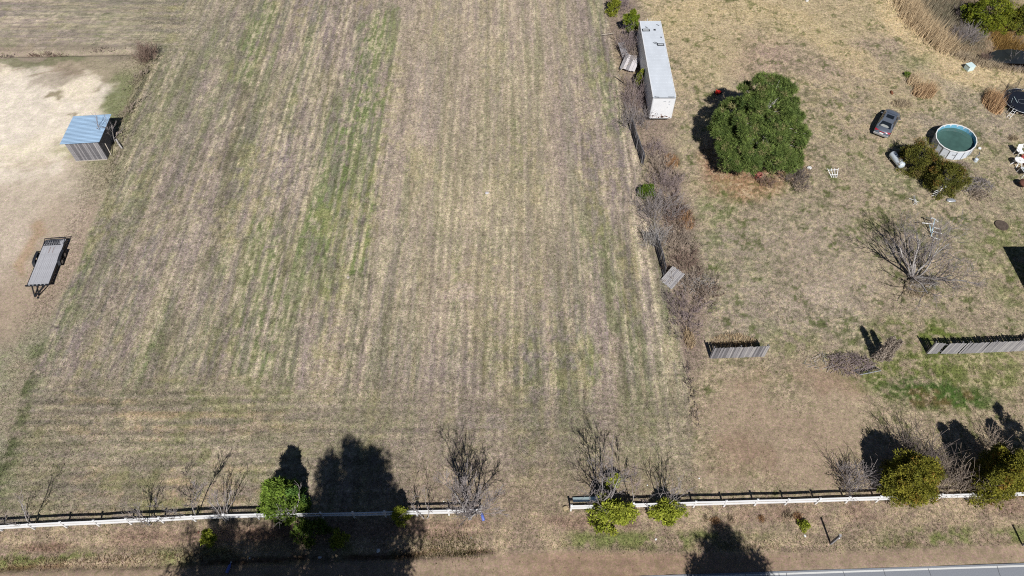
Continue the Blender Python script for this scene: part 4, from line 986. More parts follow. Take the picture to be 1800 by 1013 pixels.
# ================================================================== BIG PINE
def big_pine():
    rngl = np.random.default_rng(11); base = P(1333, 231, 4.6); base.z = 0
    t = thing('pine_tree', 'large dark green pine with a broad lumpy crown in the middle of the yard', 'tree', base); t.scale = (.95, .95, .95)
    lobes = [(2.9,-.9,4.0,2.2,1.9), (-2.9,.2,3.9,2.1,1.9), (3.1,1.2,5.2,1.9,1.7), (-1.9,1.9,5.6,2.0,1.9), (-.2,-.4,4.2,3.9,3.3), (.7,2.4,7.6,2.9,2.4), (-2.6,.8,4.6,2.0,2.2), (2.7,-.2,4.8,2.3,2.3), (.3,-2.6,3.3,2.9,1.7), (1.8,-1.7,3.2,2.6,1.8), (-2.3,-1.6,3.1,2.0,1.8), (.6,.8,7.2,2.6,2.4), (1.6,3.2,6.3,2.0,1.9), (-1.0,-.6,6.2,2.0,1.8)]
    cl = []
    for lx, ly, lz, lr, lh in lobes:
        k = int(4.5*lr*lr)
        d = rngl.normal(0, 1, (k, 3)); d /= np.linalg.norm(d, axis=1, keepdims=True); rr = rngl.uniform(.62, 1.05, k)
        for dd, r_ in zip(d, rr):
            z = lz+dd[2]*lh*r_*.86
            if z > .9: cl.append((lx+dd[0]*lr*r_*.86, ly+dd[1]*lr*r_*.86, z, rngl.uniform(.30, .5)))
        kb = int(2.5*lr*lr)+3
        for _ in range(kb):
            dd = rngl.normal(0, 1, 3); dd /= np.linalg.norm(dd); dd[2] = abs(dd[2])*.9-.25
            c0 = (lx+dd[0]*lr, ly+dd[1]*lr, lz+dd[2]*lh); sr = rngl.uniform(.5, .85)
            if c0[2] < 1.0: continue
            for _k in range(11):
                e = rngl.normal(0, 1, 3); e /= np.linalg.norm(e); e[2] = abs(e[2])
                cl.append((c0[0]+e[0]*sr*.8, c0[1]+e[1]*sr*.8, c0[2]+e[2]*sr*.7, rngl.uniform(.22, .34)))
    cl += [(4.6,1.6,4.4,.4),(4.2,2.2,4.9,.35),(5.0,1.0,4.2,.3),(-3.9,-3.0,2.0,.55),(-3.5,-3.4,2.3,.55),(-4.1,-2.6,2.4,.5),(-3.2,-2.8,1.8,.5)]
    v, f, k = leaf_cloud(cl, rngl, 80, .36, .16, ((.045,.085,.02),(.22,.285,.07),(.30,.28,.12)), outward=1.5, upb=.35, inner=.6)
    v0, f0 = tubes([(Vector((0,0,-.1)), Vector((.1,.2,4)), .30, .22), (Vector((.1,.2,4)), Vector((.5,1.2,8.2)), .22, .06)], 8); part('trunk', mesh_np('trunk', v0, f0), M['bark'], t)
    bs = []
    for c_ in cl[::9]:
        h = max(.8, min(7.5, c_[2]*.85-.2)); s = Vector((.1+.05*h, .12*h, h)); e = Vector(c_[:3]); mid = s.lerp(e, .55)+Vector((0,0,.15)); bs += [(s, mid, .07, .045), (mid, e, .045, .015)]
    v0, f0 = tubes(bs, 4); part('branches', mesh_np('branches', v0, f0), M['bark_pale'], t)
    part('crown', mesh_np('crown', v, f, k), M['leaf'], t)
big_pine()
def lump(name, label, cat, loc, s, m, seed, rz=0):
    rr = random.Random(seed); b = MB(); b.lathe([(.0,0),(.5,.0),(.55,.25),(.42,.5),(.2,.62),(0,.64)], 9); b.V = [(x*s[0]*rr.uniform(.8,1.15), y*s[1]*rr.uniform(.8,1.15), z*s[2]) for x, y, z in b.V]
    o = obj(name, b, M[m], None, loc, rz, smooth=True); return tag(o, label, cat)
# red toy by the pine: seat body with back and two wheels
t = thing('toy_car', 'bright red plastic ride-on toy at the edge of the pine shadow', 'toy', G(1262,165), .5)
part('body', MB().box((0,0,.25), (.75,.42,.24)), M['bright_red'], t, bevel=.08); part('seat_back', MB().box((-.28,0,.48), (.12,.36,.3)), M['bright_red'], t, bevel=.04)
for a, c2 in ((-.25,-.22),(.25,-.22),(-.25,.22),(.25,.22)): part('wheel', MB().lathe([(0,-.04),(.14,-.04),(.14,.04),(0,.04)], 10, (a, c2, .14), 'y'), M['rubber'], t)
t = thing('plastic_bin', 'faded pinkish red plastic tub under the lower edge of the pine', 'tub', G(1331,312), .2)
part('tub', MB().lathe([(0,.02),(.32,.02),(.42,.5),(.46,.5),(.46,.54),(.40,.54),(.30,.08),(0,.08)], 16), M['pink'], t, smooth=False)
lump('white_bucket', 'white plastic lump among the bare brush right of the pine', 'litter', G(1422,296), (.5,.4,.4), 'white_cloth', 2)

# trellis
q = G(1466,312); t = thing('trellis', 'white fan shaped garden trellis lying on the grass right of the pine', 'trellis', q); t.rotation_euler = (R(30), 0, R(4))
for i, (xa, xb) in enumerate(((0,-.62),(0.03,-.22),(.06,.18),(.09,.58))): part('slat', MB().bar((xa, -.75, 0), (xb, 1.0, .02), .055, .03), M['white_pvc'], t)
for y, a0, b0 in ((.82,-.56,.52),(.28,-.40,.40),(-.25,-.2,.25)): part('cross_bar', MB().bar((a0, y, .03), (b0, y, .03), .055, .03), M['white_pvc'], t)

# white steel tube swing frame
t = thing('swing_frame', 'white and pale blue tubular play frame standing beyond the bare multi stemmed tree', 'play frame', G(1637,412), 0)
def L3(px, py, z): q = P(px, py, z); return q-t.location
fr = [('post', (1637,416,0), (1643,385,1.3), 'lightblue'), ('post', (1637,412,0), (1634,395,.9), 'lightblue'), ('top_tube', (1643,385,1.3), (1638,383,1.2), 'white_pvc'), ('strut', (1643,385,1.3), (1649,390,.8), 'white_pvc'),
    ('arm', (1621,392,.9), (1641,394,1.0), 'white_pvc'), ('arm', (1641,400,.7), (1654,403,.8), 'white_pvc'), ('arm', (1640,407,.5), (1656,411,.7), 'white_pvc'), ('arm', (1636,415,.3), (1652,422,.5), 'white_pvc'), ('brace', (1628,383,.3), (1638,384,1.2), 'lightblue')]
for nm, a, c2, m in fr: part(nm, MB().bar(L3(*a), L3(*c2), .09, n=6), M[m], t)
t = thing('white_rack', 'white upright metal rack standing at the lower edge of the dark olive bush', 'rack', G(1648,346), 0)
for a, c2 in (((-.25,0,0),(-.1,0,1.5)),((.2,0,0),(.1,0,1.7)),((.25,.1,0),(.35,.1,1.4))): part('post', MB().bar(a, c2, .07, n=6), M['white_pvc'], t)
for k in range(3): part('arm', MB().bar((-.1,0,.5+.4*k), (-.75,-.05,.15+.35*k), .05, n=6), M['white_pvc'], t)
t = thing('white_sticks', 'small heap of white plastic rods on the grass above the bare tree', 'rods', G(1607,356), 0)
for k in range(6): rr = random.Random(k+60); a = rr.uniform(0,3.14); part('rod', MB().bar((-.5*math.cos(a)+rr.uniform(-.2,.2), -.5*math.sin(a), .08+.05*k), (.5*math.cos(a), .5*math.sin(a)+rr.uniform(-.3,.3), .1+.05*k), .045, n=5), M['white_cloth'], t)
wstick('slim white post standing below the pool beside the brush pile', (1691,320), 0, (1694,308), 1.0, .04, 'white_pvc', 'post', 'post')
# paddles / litter near pool
lump('float', 'white pool float lying on bare earth right of the pool', 'litter', G(1721,262), (.35,.35,.3), 'white_cloth', 4)
t = thing('pool_pump', 'small pale filter unit with a hose below the right side of the pool', 'pool pump', G(1714,284), .3)
part('housing', MB().lathe([(0,.0),(.2,0),(.2,.35),(.12,.42),(0,.42)], 12), M['tank'], t); b = MB()
for k in range(8): a0, a1 = k/8, (k+1)/8; b.bar((.2+1.2*a0, .1+1.0*a0+.15*math.sin(6*a0), .05), (.2+1.2*a1, .1+1.0*a1+.15*math.sin(6*a1), .05), .05, n=5)
part('hose', b, M['grey_metal'], t)
b = MB().lathe([(0,.0),(.55,0),(.5,.12),(0,.16)], 12); tag(obj('fire_ring', b, M['dirt'], None, G(1760,397)+Vector((0,0,-.03))), 'round dark brown ring of ash and soil on the lawn left of the house shadow', 'fire pit')
b = MB(); b.lathe([(.38,0),(.62,.02),(.6,.16),(.4,.14)], 16, close=True); bpy.data.objects['fire_ring'].scale = (1.1,1.1,1); part('rim', b, M['dirt'], bpy.data.objects['fire_ring'])
lump('bin_bag', 'grey plastic sheet crumpled on the grass below the dark olive bush', 'litter', G(1671,353), (1.0,.6,.25), 'grey_metal', 7)

# white patio table, chair, glass table, red seat
def plastic_chair(label, loc, rz, m='white_pvc', name='plastic_chair', s=1.0, group=None):
    t = thing(name, label, 'chair', loc, rz, group)
    part('seat', MB().box((0,0,.42*s), (.52*s,.5*s,.05*s)), M[m], t, bevel=.02)
    b = MB(); v = []
    for i in range(6): x = -.26+.104*i; v += [(x*s, (.25-.05*math.cos((i-2.5)*.5))*s, .44*s), (x*.9*s, (.42-.05*math.cos((i-2.5)*.5))*s, .95*s)]
    b.add(v, [(2*i, 2*i+1, 2*i+3, 2*i+2) for i in range(5)]); b.add([(x, y+.03, z) for x, y, z in v], [(2*i+2, 2*i+3, 2*i+1, 2*i) for i in range(5)]); part('backrest', b, M[m], t)
    for sx in (-1,1):
        part('armrest', MB().bar((sx*.29*s,-.22*s,.64*s), (sx*.29*s,.3*s,.68*s), .07*s, .03*s), M[m], t)
        for sy in (-1,1): part('leg', MB().bar((sx*.29*s, sy*.25*s, 0), (sx*.25*s, sy*.2*s, .64*s if sy < 0 else .44*s), .06*s), M[m], t)
    return t
t = thing('patio_table', 'white slatted plastic garden table with splayed legs, left of the other patio furniture', 'table', G(1786,290), .2)
part('table_top', MB().lathe([(.12,.70),(.52,.70),(.52,.74),(.12,.74)], 12, close=True), M['white_pvc'], t)
for k in range(5): part('slat', MB().box((0, -.36+.18*k, .755), (2*math.sqrt(max(.5**2-(-.36+.18*k)**2, .02)), .12, .025)), M['white_pvc'], t)
for k in range(5): a = 2*math.pi*k/5+.3; part('leg', MB().bar((math.cos(a)*.2, math.sin(a)*.2, .7), (math.cos(a)*.62, math.sin(a)*.62, 0), .08), M['white_pvc'], t)
plastic_chair('white plastic armchair with a tall back behind the white table', G(1789,273), R(8), s=1.25)
plastic_chair('faded red plastic armchair between the white furniture', G(1797,284), R(-60), 'red', s=1.1)
plastic_chair('white plastic chair cut by the right edge, beyond the red one', G(1806,292), R(-100), s=1.2)
t = thing('glass_table', 'square glass topped table with white metal frame below the white furniture', 'table', G(1800,307), .12)
part('glass_top', MB().box((0,0,.66), (1.1,.9,.02)), M['glass_top'], t)
for a, c2 in (((-.55,-.45),(.55,-.45)),((.55,-.45),(.55,.45)),((.55,.45),(-.55,.45)),((-.55,.45),(-.55,-.45)),((-.55,-.45),(.55,.45)),((-.55,.45),(.55,-.45))): part('frame_bar', MB().bar((*a,.685), (*c2,.685), .05, .03), M['white_pvc'], t)
for sx in (-1,1):
    for sy in (-1,1): part('leg', MB().bar((sx*.52, sy*.42, .65), (sx*.6, sy*.5, 0), .05), M['white_pvc'], t)
t = thing('fire_bowl', 'rusty brown metal fire bowl on legs at the right edge of the yard', 'fire bowl', G(1796,329), 0)
part('bowl', MB().lathe([(0,.28),(.3,.32),(.5,.5),(.56,.7),(.5,.7),(.28,.4),(0,.36)], 16), M['brownred'], t, smooth=True)
for k in range(3): a = 2.1*k; part('leg', MB().bar((.3*math.cos(a), .3*math.sin(a), .4), (.5*math.cos(a), .5*math.sin(a), 0), .05), M['brownred'], t)
part('lid', MB().lathe([(.54,.71),(.4,.86),(.1,.95),(0,.95)], 16, (0,0,0)), M['brownred'], t, smooth=True)

# white cube, white seat at the far edge
t = thing('white_cooler', 'pale white box standing alone in the dry grass below the pond thicket', 'box', G(1702,122), R(18))
part('box', MB().box((0,0,.32), (.85,.8,.62)), M['pale_teal'], t, bevel=.02); part('lid', MB().box((0,0,.66), (.9,.85,.05)), M['pale_teal'], t)
t = thing('white_bucket', 'white bucket lying at the far top edge of the yard', 'bucket', G(1418,2), .4)
part('bucket', MB().lathe([(0,0),(.22,0),(.28,.5),(.25,.5),(.19,.03)], 14), M['white_cloth'], t); part('rim', MB().lathe([(.27,.48),(.3,.48),(.3,.52),(.27,.52)], 14, close=True), M['grey_metal'], t)
lump('red_brick', 'reddish brown clod of clay in the grass above the parked car', 'clod', G(1567,164), (.3,.7,.4), 'rust', 12)

# ================================================================== CONIFERS AND BUSHES
conifer('cedar_tree', 'broad dome shaped olive cedar overhanging the white fence, left of its twin', P(1582,858), 1.75, 1.75, 4.9, 131, CEDAR, n=460, per=110, clump=.44, size=.16, shape='dome', z0=.4, lump=.05, lobe=.3)
conifer('cedar_tree', 'taller olive cedar with an orange tinged top at the fence near the right edge', P(1732,852), 1.7, 1.65, 5.4, 32, CEDAR, n=460, per=105, clump=.42, size=.15, shape='column', z0=.2, lump=.15)
conifer('evergreen_bush', 'dark olive evergreen bush between the propane tank and the pool', P(1606,294), 2.2, 2.1, 3.3, 33, OLIVE, n=210, per=95, clump=.42, size=.15, shape='dome', z0=.1)
conifer('evergreen_bush', 'dark olive and rust tinged bush behind the white rack, below the pool', P(1652,330), 1.9, 1.75, 3.3, 34, OLIVE, n=200, per=95, clump=.40, size=.15, shape='dome', z0=.1)
conifer('evergreen_bush', 'low olive tan bush growing in the gap between the two dark bushes and the lawn', P(1614,308), 1.2, .9, 1.3, 35, ((.12,.11,.03),(.22,.17,.06)), n=60, per=70, clump=.3, size=.14, shape='dome', z0=.05)
conifer('juniper_tree', 'large bright yellow green juniper in the thicket at the top right corner', P(1727,46), 2.6, 2.2, 4.6, 36, ((.10,.15,.015),(.27,.27,.02)), n=260, per=90, clump=.45, size=.2, shape='dome', z0=.2, lump=.3)
conifer('juniper_tree', 'smaller green juniper cut by the right edge beside the pond', P(1792,50), 2.2, 1.7, 3.6, 37, ((.09,.13,.015),(.25,.23,.025)), n=180, per=80, clump=.42, size=.2, shape='dome', z0=.2, lump=.3)
conifer('pine_sapling', 'bright green young pine standing behind the white fence at the tree shadow', P(504,892), 1.5, 1.5, 5.6, 38, BRIGHT, n=230, per=80, clump=.42, size=.24, shape='cone', lump=.35)
conifer('pine_sapling', 'dark green young pine in the shade to the right of the bright one', P(524,888), .9, .9, 3.6, 39, ((.05,.12,.02),(.14,.24,.05)), n=70, per=70, clump=.3, size=.2, shape='cone', lump=.3)
conifer('pine_sapling', 'small yellow green pine leaning over the fence beside a bare forked sapling', P(706,914), .7, .7, 2.6, 40, YELLOW, n=60, per=70, clump=.26, size=.2, shape='cone', lump=.3)
conifer('pine_sapling', 'tiny yellow green pine in front of the left fence', P(372,950), .45, .5, 1.7, 41, YELLOW, n=34, per=60, clump=.22, size=.18, shape='column', lump=.2)
conifer('pine_sapling', 'spreading yellow green pine in front of the fence just right of the gateway', P(1070,912), 1.55, 1.1, 2.6, 42, YELLOW, n=110, per=75, clump=.34, size=.24, shape='dome', lump=.3)
conifer('pine_sapling', 'low yellow green pine in front of the fence, second from the gateway on the right', P(1172,903), 1.3, .75, 1.8, 43, YELLOW, n=70, per=70, clump=.3, size=.24, shape='dome', lump=.3)
conifer('pine_sapling', 'tiny green seedling in the verge left of the grey marker post', P(1412,928), .45, .4, .6, 44, YELLOW, n=16, per=50, clump=.18, size=.16, shape='dome', lump=.3)
conifer('pine_sapling', 'yellow green sprig showing through the bare sapling beside the first verge pine', P(1076,850), .6, .6, 1.4, 45, YELLOW, n=24, per=45, clump=.2, size=.18, shape='dome', lump=.3)
conifer('small_cedar', 'narrow yellow green cedar at the top end of the brush line', P(1076,27), .8, .8, 3.3, 46, ((.14,.18,.02),(.30,.31,.03)), n=70, per=70, clump=.3, size=.17, shape='column', lump=.15)
conifer('small_cedar', 'bushy green cedar top in the brush left of the semi trailer rear', P(1106,66), 1.2, 1.1, 3.9, 47, ((.08,.15,.015),(.24,.27,.02)), n=80, per=70, clump=.32, size=.18, shape='cone', z0=1.6, lump=.3)
conifer('small_cedar', 'little yellow green cedar beside the middle of the semi trailer', P(1124,156), .6, .7, 2.8, 48, ((.12,.16,.02),(.27,.28,.03)), n=46, per=60, clump=.26, size=.17, shape='cone', z0=.8, lump=.3)
conifer('small_cedar', 'small round dark green bush on the field edge halfway down the brush line', P(1134,345), .95, .9, 1.5, 49, ((.06,.12,.015),(.15,.22,.02)), n=60, per=80, clump=.28, size=.14, shape='dome', lump=.15)
pass
conifer('shaded_pine', 'low pine bough growth in the deep shade below the fence', P(545,940), 1.4, 1.0, 1.6, 52, ((.06,.11,.02),(.16,.22,.03)), n=60, per=60, clump=.3, size=.2, shape='dome')
conifer('shaded_pine', 'small sunlit pine tip in the middle of the tree shadow below the fence', P(598,948), .7, .5, 1.2, 53, YELLOW, n=26, per=50, clump=.22, size=.18, shape='dome')
# the trees across the road whose shadows fall into the picture
def road_pine(label, loc, H, rx_, seed, z0f=.35, n=260, shape='cone', lump=.45, cat='tree'):
    return conifer('roadside_pine', label, loc, rx_, rx_, H, seed, PINE, n=int(n*1.4), per=45, clump=.62, size=.45, z0=H*z0f, shape=shape, trunk=.22, aspect=.22, lump=lump, lobe=.5, group='tall pines across the road that shade the verge')
SH = 'tall pine across the road shading the '
kk = 1/math.tan(R(SUN_EL)); sx_, sy_ = -math.sin(R(SUN_AZ))*kk, math.cos(R(SUN_AZ))*kk
def by_shadow(px, py, H, y): q = P(px, py); return (q.x - sx_*H, q.y - sy_*H, 0), H
def shade_tree(label, px, py, y, rx_, seed, **kw):
    q = P(px, py); H = (q.y-y)/sy_; return road_pine(label, (q.x-sx_*H, y, 0), H, rx_, seed, **kw)
shade_tree(SH+'field in the tallest dark peak', 618, 764, 4.0, 3.3, 71, z0f=.2, n=380, shape='cone', lump=.7)
shade_tree(SH+'field right of the tallest peak', 655, 782, 4.6, 2.2, 78, z0f=.3, n=200, shape='column', lump=.7)
shade_tree(SH+'fence to the right of the tallest peak', 684, 828, 3.5, 1.9, 72, z0f=.4, n=120, shape='column')
shade_tree(SH+'fence left of the tallest peak', 580, 794, 3.0, 2.2, 75, z0f=.2, n=220, lump=.7, shape='column')
shade_tree(SH+'verge at the lower left of the dark mass', 398, 936, 3.0, 4.4, 73, z0f=.1, n=420, shape='dome', lump=.4)
shade_tree(SH+'verge in the middle of the dark mass', 500, 912, 2.0, 3.8, 77, z0f=.15, n=330, shape='column', lump=.5)
shade_tree(SH+'road edge in a rounded cone', 1262, 926, 3.6, 5.6, 74, z0f=.06, n=800, shape='cone', lump=.15)
# cedars off the right edge that throw the dark cones
for (px_, py_, rx_, H, lb, sd_) in ((1662,740,1.5,0,'',0),): pass
def cone_tree(label, base, tip, rx_, seed, cols=CEDAR):
    b0 = P(*base); q = P(*tip); H = (q.y-b0.y)/sy_; return conifer('cedar_tree', label, b0, rx_, rx_, H, seed, cols, n=170, per=80, clump=.42, size=.18, shape='cone', z0=.2, lump=.15)
cone_tree('narrow dark cedar at the fence hidden behind the tall olive cedar', (1716,870), (1668,742), 1.1, 81)
cone_tree('tall dark cedar just past the right edge at the fence', (1842,868), (1792,700), 1.6, 82)
cone_tree('slim dark cedar at the right edge behind the fence', (1806,862), (1764,728), 1.0, 83)

# ================================================================== BARE TREES AND SHRUBS
BT = 'bare young trees along the white fence'
bare_tree('bare_sapling', 'thin leafless sapling at the far left end of the fence', 'tree', P(58,925), 3.6, 101, stems=2, fan=.4, levels=2, rad=.03, barkm='bark_pale', twigm='twig', group=BT)
bare_tree('bare_sapling', 'leafless sapling left of the pair by the tiny yellow pine', 'tree', P(264,922), 3.6, 102, stems=3, fan=.4, levels=2, rad=.03, barkm='bark_pale', twigm='twig', group=BT)
bare_tree('bare_sapling', 'leafless widely forked sapling behind the tiny yellow pine', 'tree', P(341,915), 4.6, 103, stems=2, fan=.5, levels=3, rad=.035, barkm='bark_pale', twigm='twig', group=BT)
bare_tree('bare_sapling', 'leafless upright sapling left of the bright green young pine', 'tree', P(400,917), 4.1, 104, stems=3, fan=.3, levels=2, rad=.033, barkm='bark_pale', twigm='twig', group=BT)
bare_tree('bare_sapling', 'leafless sapling tangled in the shade right of the bright green pine', 'tree', P(520,905), 3.8, 105, stems=4, fan=.5, levels=2, rad=.03, barkm='bark_pale', twigm='twig', group=BT)
bare_tree('bare_sapling', 'leafless forked sapling at the fence right of the small yellow pine', 'tree', P(748,912), 3.5, 106, stems=2, fan=.5, levels=2, rad=.03, barkm='bark_pale', twigm='twig', group=BT)
bare_tree('bare_tree', 'largest bare grey tree at the right end of the left fence', 'tree', P(826,912), 6.6, 107, stems=5, fan=.34, levels=3, rad=.055, barkm='bark_pale', twigm='twig', nch=(5,6), group=BT, up=.5)
bare_tree('bare_tree', 'bare grey tree rising behind the spreading yellow pine', 'tree', P(1058,893), 6.4, 108, stems=3, fan=.35, levels=3, rad=.05, barkm='bark_pale', twigm='twig', group=BT, lean=(-.08,0))
bare_tree('bare_sapling', 'small bare sapling between the two verge pines', 'tree', P(1106,890), 4.0, 109, stems=1, levels=3, rad=.035, barkm='bark_pale', twigm='twig_purple', group=BT)
bare_tree('bare_sapling', 'bare sapling rising behind the low yellow pine', 'tree', P(1168,890), 4.2, 110, stems=4, fan=.5, levels=2, rad=.032, barkm='bark_pale', twigm='twig', group=BT)
bare_tree('bare_tree', 'many stemmed bare tree with silvery limbs in the right yard', 'tree', P(1604,488), 6.0, 111, stems=10, fan=.8, levels=3, rad=.07, barkm='bark_pale', twigm='twig', nch=(5,6), spread=.55, up=.3, tw=.011)
q = P(1604,488); shrub('bare_shrub', 'low tangle of dead stems around the foot of the silvery bare tree', q+Vector((.1,-.7,0)), 1.7, .8, .8, 112, n=60, m='twig_tan')
# brush along the fence line, top to bottom
BR = 'bare brush along the old fence line'
spec = [
 (1093,12,1.0,1.8,1.4,'twig_purple','mauve bare brush at the very top of the fence line'),
 (1108,92,1.4,2.0,3.0,'twig_purple','tall bare brush between the leaning panels and the trailer rear'),
 (1117,108,1.0,1.3,2.3,'twig_tan','tan bare brush between the white panel and the trailer'),
 (1118,182,1.6,1.6,2.6,'twig_purple','dense mauve bush beside the front half of the semi trailer'),
 (1113,222,1.3,1.0,3.0,'twig','grey vase shaped bare bush above the dark board fence'),
 (1148,268,1.2,1.2,1.2,'twig_purple','low mauve brush right of the dark board fence'),
 (1162,300,1.3,1.3,1.5,'twig_tan','tan brush below the end of the dark board fence'),
 (1172,330,1.4,1.5,1.6,'twig_purple','reddish mauve brush right of the small round dark bush'),
 (1158,378,1.9,1.5,2.5,'twig','wide grey bare shrub below the small round dark bush'),
 (1192,388,1.2,1.6,1.5,'twig_red','rusty brown brush right of the wide grey shrub'),
 (1148,428,1.0,.8,2.6,'bark_pale','pale silvery bare shrub standing on the field edge'),
 (1192,430,1.6,1.6,1.6,'twig_tan','tan tangled brush right of the leaning dark fence'),
 (1202,470,1.5,1.5,1.4,'twig_red','russet brush above the pale fallen fence section'),
 (1222,505,2.1,1.3,1.3,'twig_tan','spreading tan brush right of the pale fallen fence section'),
 (1245,518,1.2,.9,.9,'twig_red','dark rust coloured brush at the right end of the spreading tan brush'),
 (1205,540,2.0,1.4,1.1,'twig_purple','mauve brush below the pale fallen fence section'),
 (1200,572,1.3,1.2,.9,'twig_purple','lowest mauve brush of the fence line'),
]
for i, (px_, py_, a, b_, H, m, lb) in enumerate(spec):
    shrub('bare_shrub', lb, G(px_, py_), a*1.35, b_*1.35, H*1.08, 200+i, n=int(40+30*a*b_), m=m, group=BR, out=.7, sub=4, thick=.015)
shrub('bare_shrub', 'thin brown brush trailing down the field corner', G(1212,670), .5, 3.0, .7, 230, n=50, m='twig_dark', group=BR)
shrub('bare_shrub', 'dark weed stalks at the left edge of the bare brown ground', G(1222,735), .35, 1.1, .9, 231, n=26, m='twig_tan', group=BR)
shrub('bare_shrub', 'mauve bare brush at the lower right edge of the pine', G(1400,318), 1.7, 1.9, 1.6, 232, n=120, m='twig_dark')
shrub('bare_shrub', 'rusty bare brush under the lower edge of the pine beside the pink tub', G(1345,322), 1.4, .8, 1.1, 233, n=60, m='twig_red')
# right of the fence, behind the cedars
shrub('bare_shrub', 'grey fan shaped bare bush behind the fence left of the olive cedars', G(1496,852), 1.5, 1.2, 2.9, 234, n=60, m='twig', out=.9, thick=.02)
shrub('bare_shrub', 'large brown fan shaped bare bush behind the first olive cedar', G(1610,820), 2.4, 1.9, 3.6, 235, n=110, m='twig_dark', out=.9, thick=.024)
shrub('bare_shrub', 'pale tan twiggy bush filling the gap between the two olive cedars', G(1672,850), 2.5, 1.8, 3.0, 236, n=130, m='twig_tan', out=.8, thick=.02)
shrub('bare_shrub', 'brown straight stemmed bush between the dark cedar shadows', G(1744,790), 1.6, 1.3, 2.2, 237, n=80, m='twig_tan', out=.7, thick=.02)
shrub('bare_shrub', 'grey bare bush at the right edge behind the fence', G(1796,838), 1.5, 1.5, 2.4, 238, n=70, m='twig', out=.8, thick=.02)
shrub('bare_shrub', 'pale bare twigs in front of the first olive cedar shadow', G(1545,850), 1.1, .9, 2.2, 239, n=26, m='bark_pale', out=.9, thick=.02)
# hedge stub and brush at the left yard
shrub('bare_shrub', 'rusty brown bush at the top end of the left weed strip', G(262,105), 1.3, 2.0, 1.9, 240, n=120, m='twig_red', out=.6)
shrub('bare_shrub', 'low brown brush running down the left weed strip below the rusty bush', G(246,140), .6, 3.0, .6, 241, n=70, m='twig_tan', rot=R(-22))
shrub('bare_shrub', 'low grey brush strip right of the shed', G(220,205), .7, 4.2, .7, 242, n=110, m='twig_tan', rot=R(-24))
shrub('bare_shrub', 'rust brown weeds on the ditch line at the far left', G(80,96), 3.2, .6, .7, 243, n=90, m='twig_red')
shrub('bare_shrub', 'dark brown weeds on the ditch line left of the rust brown weeds', G(8,96), 1.6, .5, .5, 244, n=40, m='twig_dark')
shrub('bare_shrub', 'pale brown weeds along the ditch line toward the rusty bush', G(180,88), 3.4, .6, .4, 245, n=70, m='twig_tan')
# brush heaps
def heap(label, px_, py_, rx_, ry_, H, seed, n=120, m='twig', name='brush_pile'):
    rr = random.Random(seed); segs = []
    for i in range(n):
        a = rr.uniform(0, 6.28); k = math.sqrt(rr.random()); x, y = math.cos(a)*k*rx_, math.sin(a)*k*ry_; z = H*(1-k*k)*rr.uniform(.1, 1)+.03; b_ = rr.uniform(0, 3.14); L0 = rr.uniform(.3, 1.1)
        p0 = Vector((x-math.cos(b_)*L0/2, y-math.sin(b_)*L0/2, max(z+rr.uniform(-.2,.2), .02))); p1 = Vector((x+math.cos(b_)*L0/2, y+math.sin(b_)*L0/2, max(z+rr.uniform(-.2,.3), .02))); segs.append((p0, p1, .022, .01))
    v, f = tubes(segs, 3); return tag(obj(name, mesh_np(name, v, f), M[m], None, G(px_, py_)), label, 'brush pile')
heap('grey pile of cut branches below the pool', 1712, 326, 2.0, 1.3, .5, 301, 240, 'twig')
heap('tan pile of dead brush right of the grey branch pile', 1722, 344, 1.3, .8, .5, 302, 120, 'twig_tan')
heap('small pile of pale twigs between the olive bush and the pool', 1690, 292, 1.0, .6, .3, 303, 90, 'twig_tan')
heap('mauve brown heap of dead branches left of the dark twin plumed shrub', 1492, 640, 2.3, 1.1, .8, 304, 320, 'twig_purple')
heap('thin scatter of pale branches in the grass left of the brown heap', 1442, 638, 1.3, .9, .2, 305, 26, 'bark_pale')
heap('pale dead branches piled on the fallen fence brush', 1228, 500, 1.7, 1.2, .9, 306, 120, 'bark_pale')
heap('small heap of grey sticks at the foot of the silvery bare tree', 1622, 498, 1.3, .7, .4, 307, 90, 'bark_pale')
t = thing('wire_panel', 'dark rectangular wire panel leaning at the right end of the brown branch heap', 'panel', G(1519,648), R(12)); t.rotation_euler = (R(55), 0, R(12))
for a, c2 in (((-1.0,0,0),(1.0,0,0)),((-1.0,0,.9),(1.0,0,.9)),((-1.0,0,0),(-1.0,0,.9)),((1.0,0,0),(1.0,0,.9)),((0,0,0),(0,0,.9))): part('frame_bar', MB().bar(a, c2, .05), M['grey_metal'], t)
b = MB()
for k in range(14): b.bar((-1+k*.15,0,0), (-1+k*.15,0,.9), .018)
for k in range(6): b.bar((-1,0,k*.16), (1,0,k*.16), .018)
part('wire_mesh', b, M['black_metal'], t, stuff=True)
# twin plumed shrub
def plume(): 
    q = G(1546,632); t = thing('plumed_shrub', 'two peaked dry shrub with its black shadow at the end of the branch heap', 'shrub', q)
    rngl = np.random.default_rng(5)
    for dx, H, rr_ in ((-.25, 3.3, .42), (.5, 2.9, .32)):
        cl = [(dx+math.cos(a)*rr_*(1-h*.75)*k, math.sin(a)*rr_*(1-h*.75)*k, .2+h*H, .2) for h, a, k in zip(rngl.uniform(0,1,60), rngl.uniform(0,6.28,60), rngl.uniform(.3,1,60))]
        v, f, c_ = leaf_cloud(cl, rngl, 60, .15, .4, ((.26,.21,.17),(.44,.37,.31))); part('plume', mesh_np('plume', v, f, c_), M['leaf'], t)
        v, f = tubes([(Vector((dx*.3,0,0)), Vector((dx,0,H)), .05, .01)], 5); part('stem', mesh_np('stem', v, f), M['bark_pale'], t)
plume()

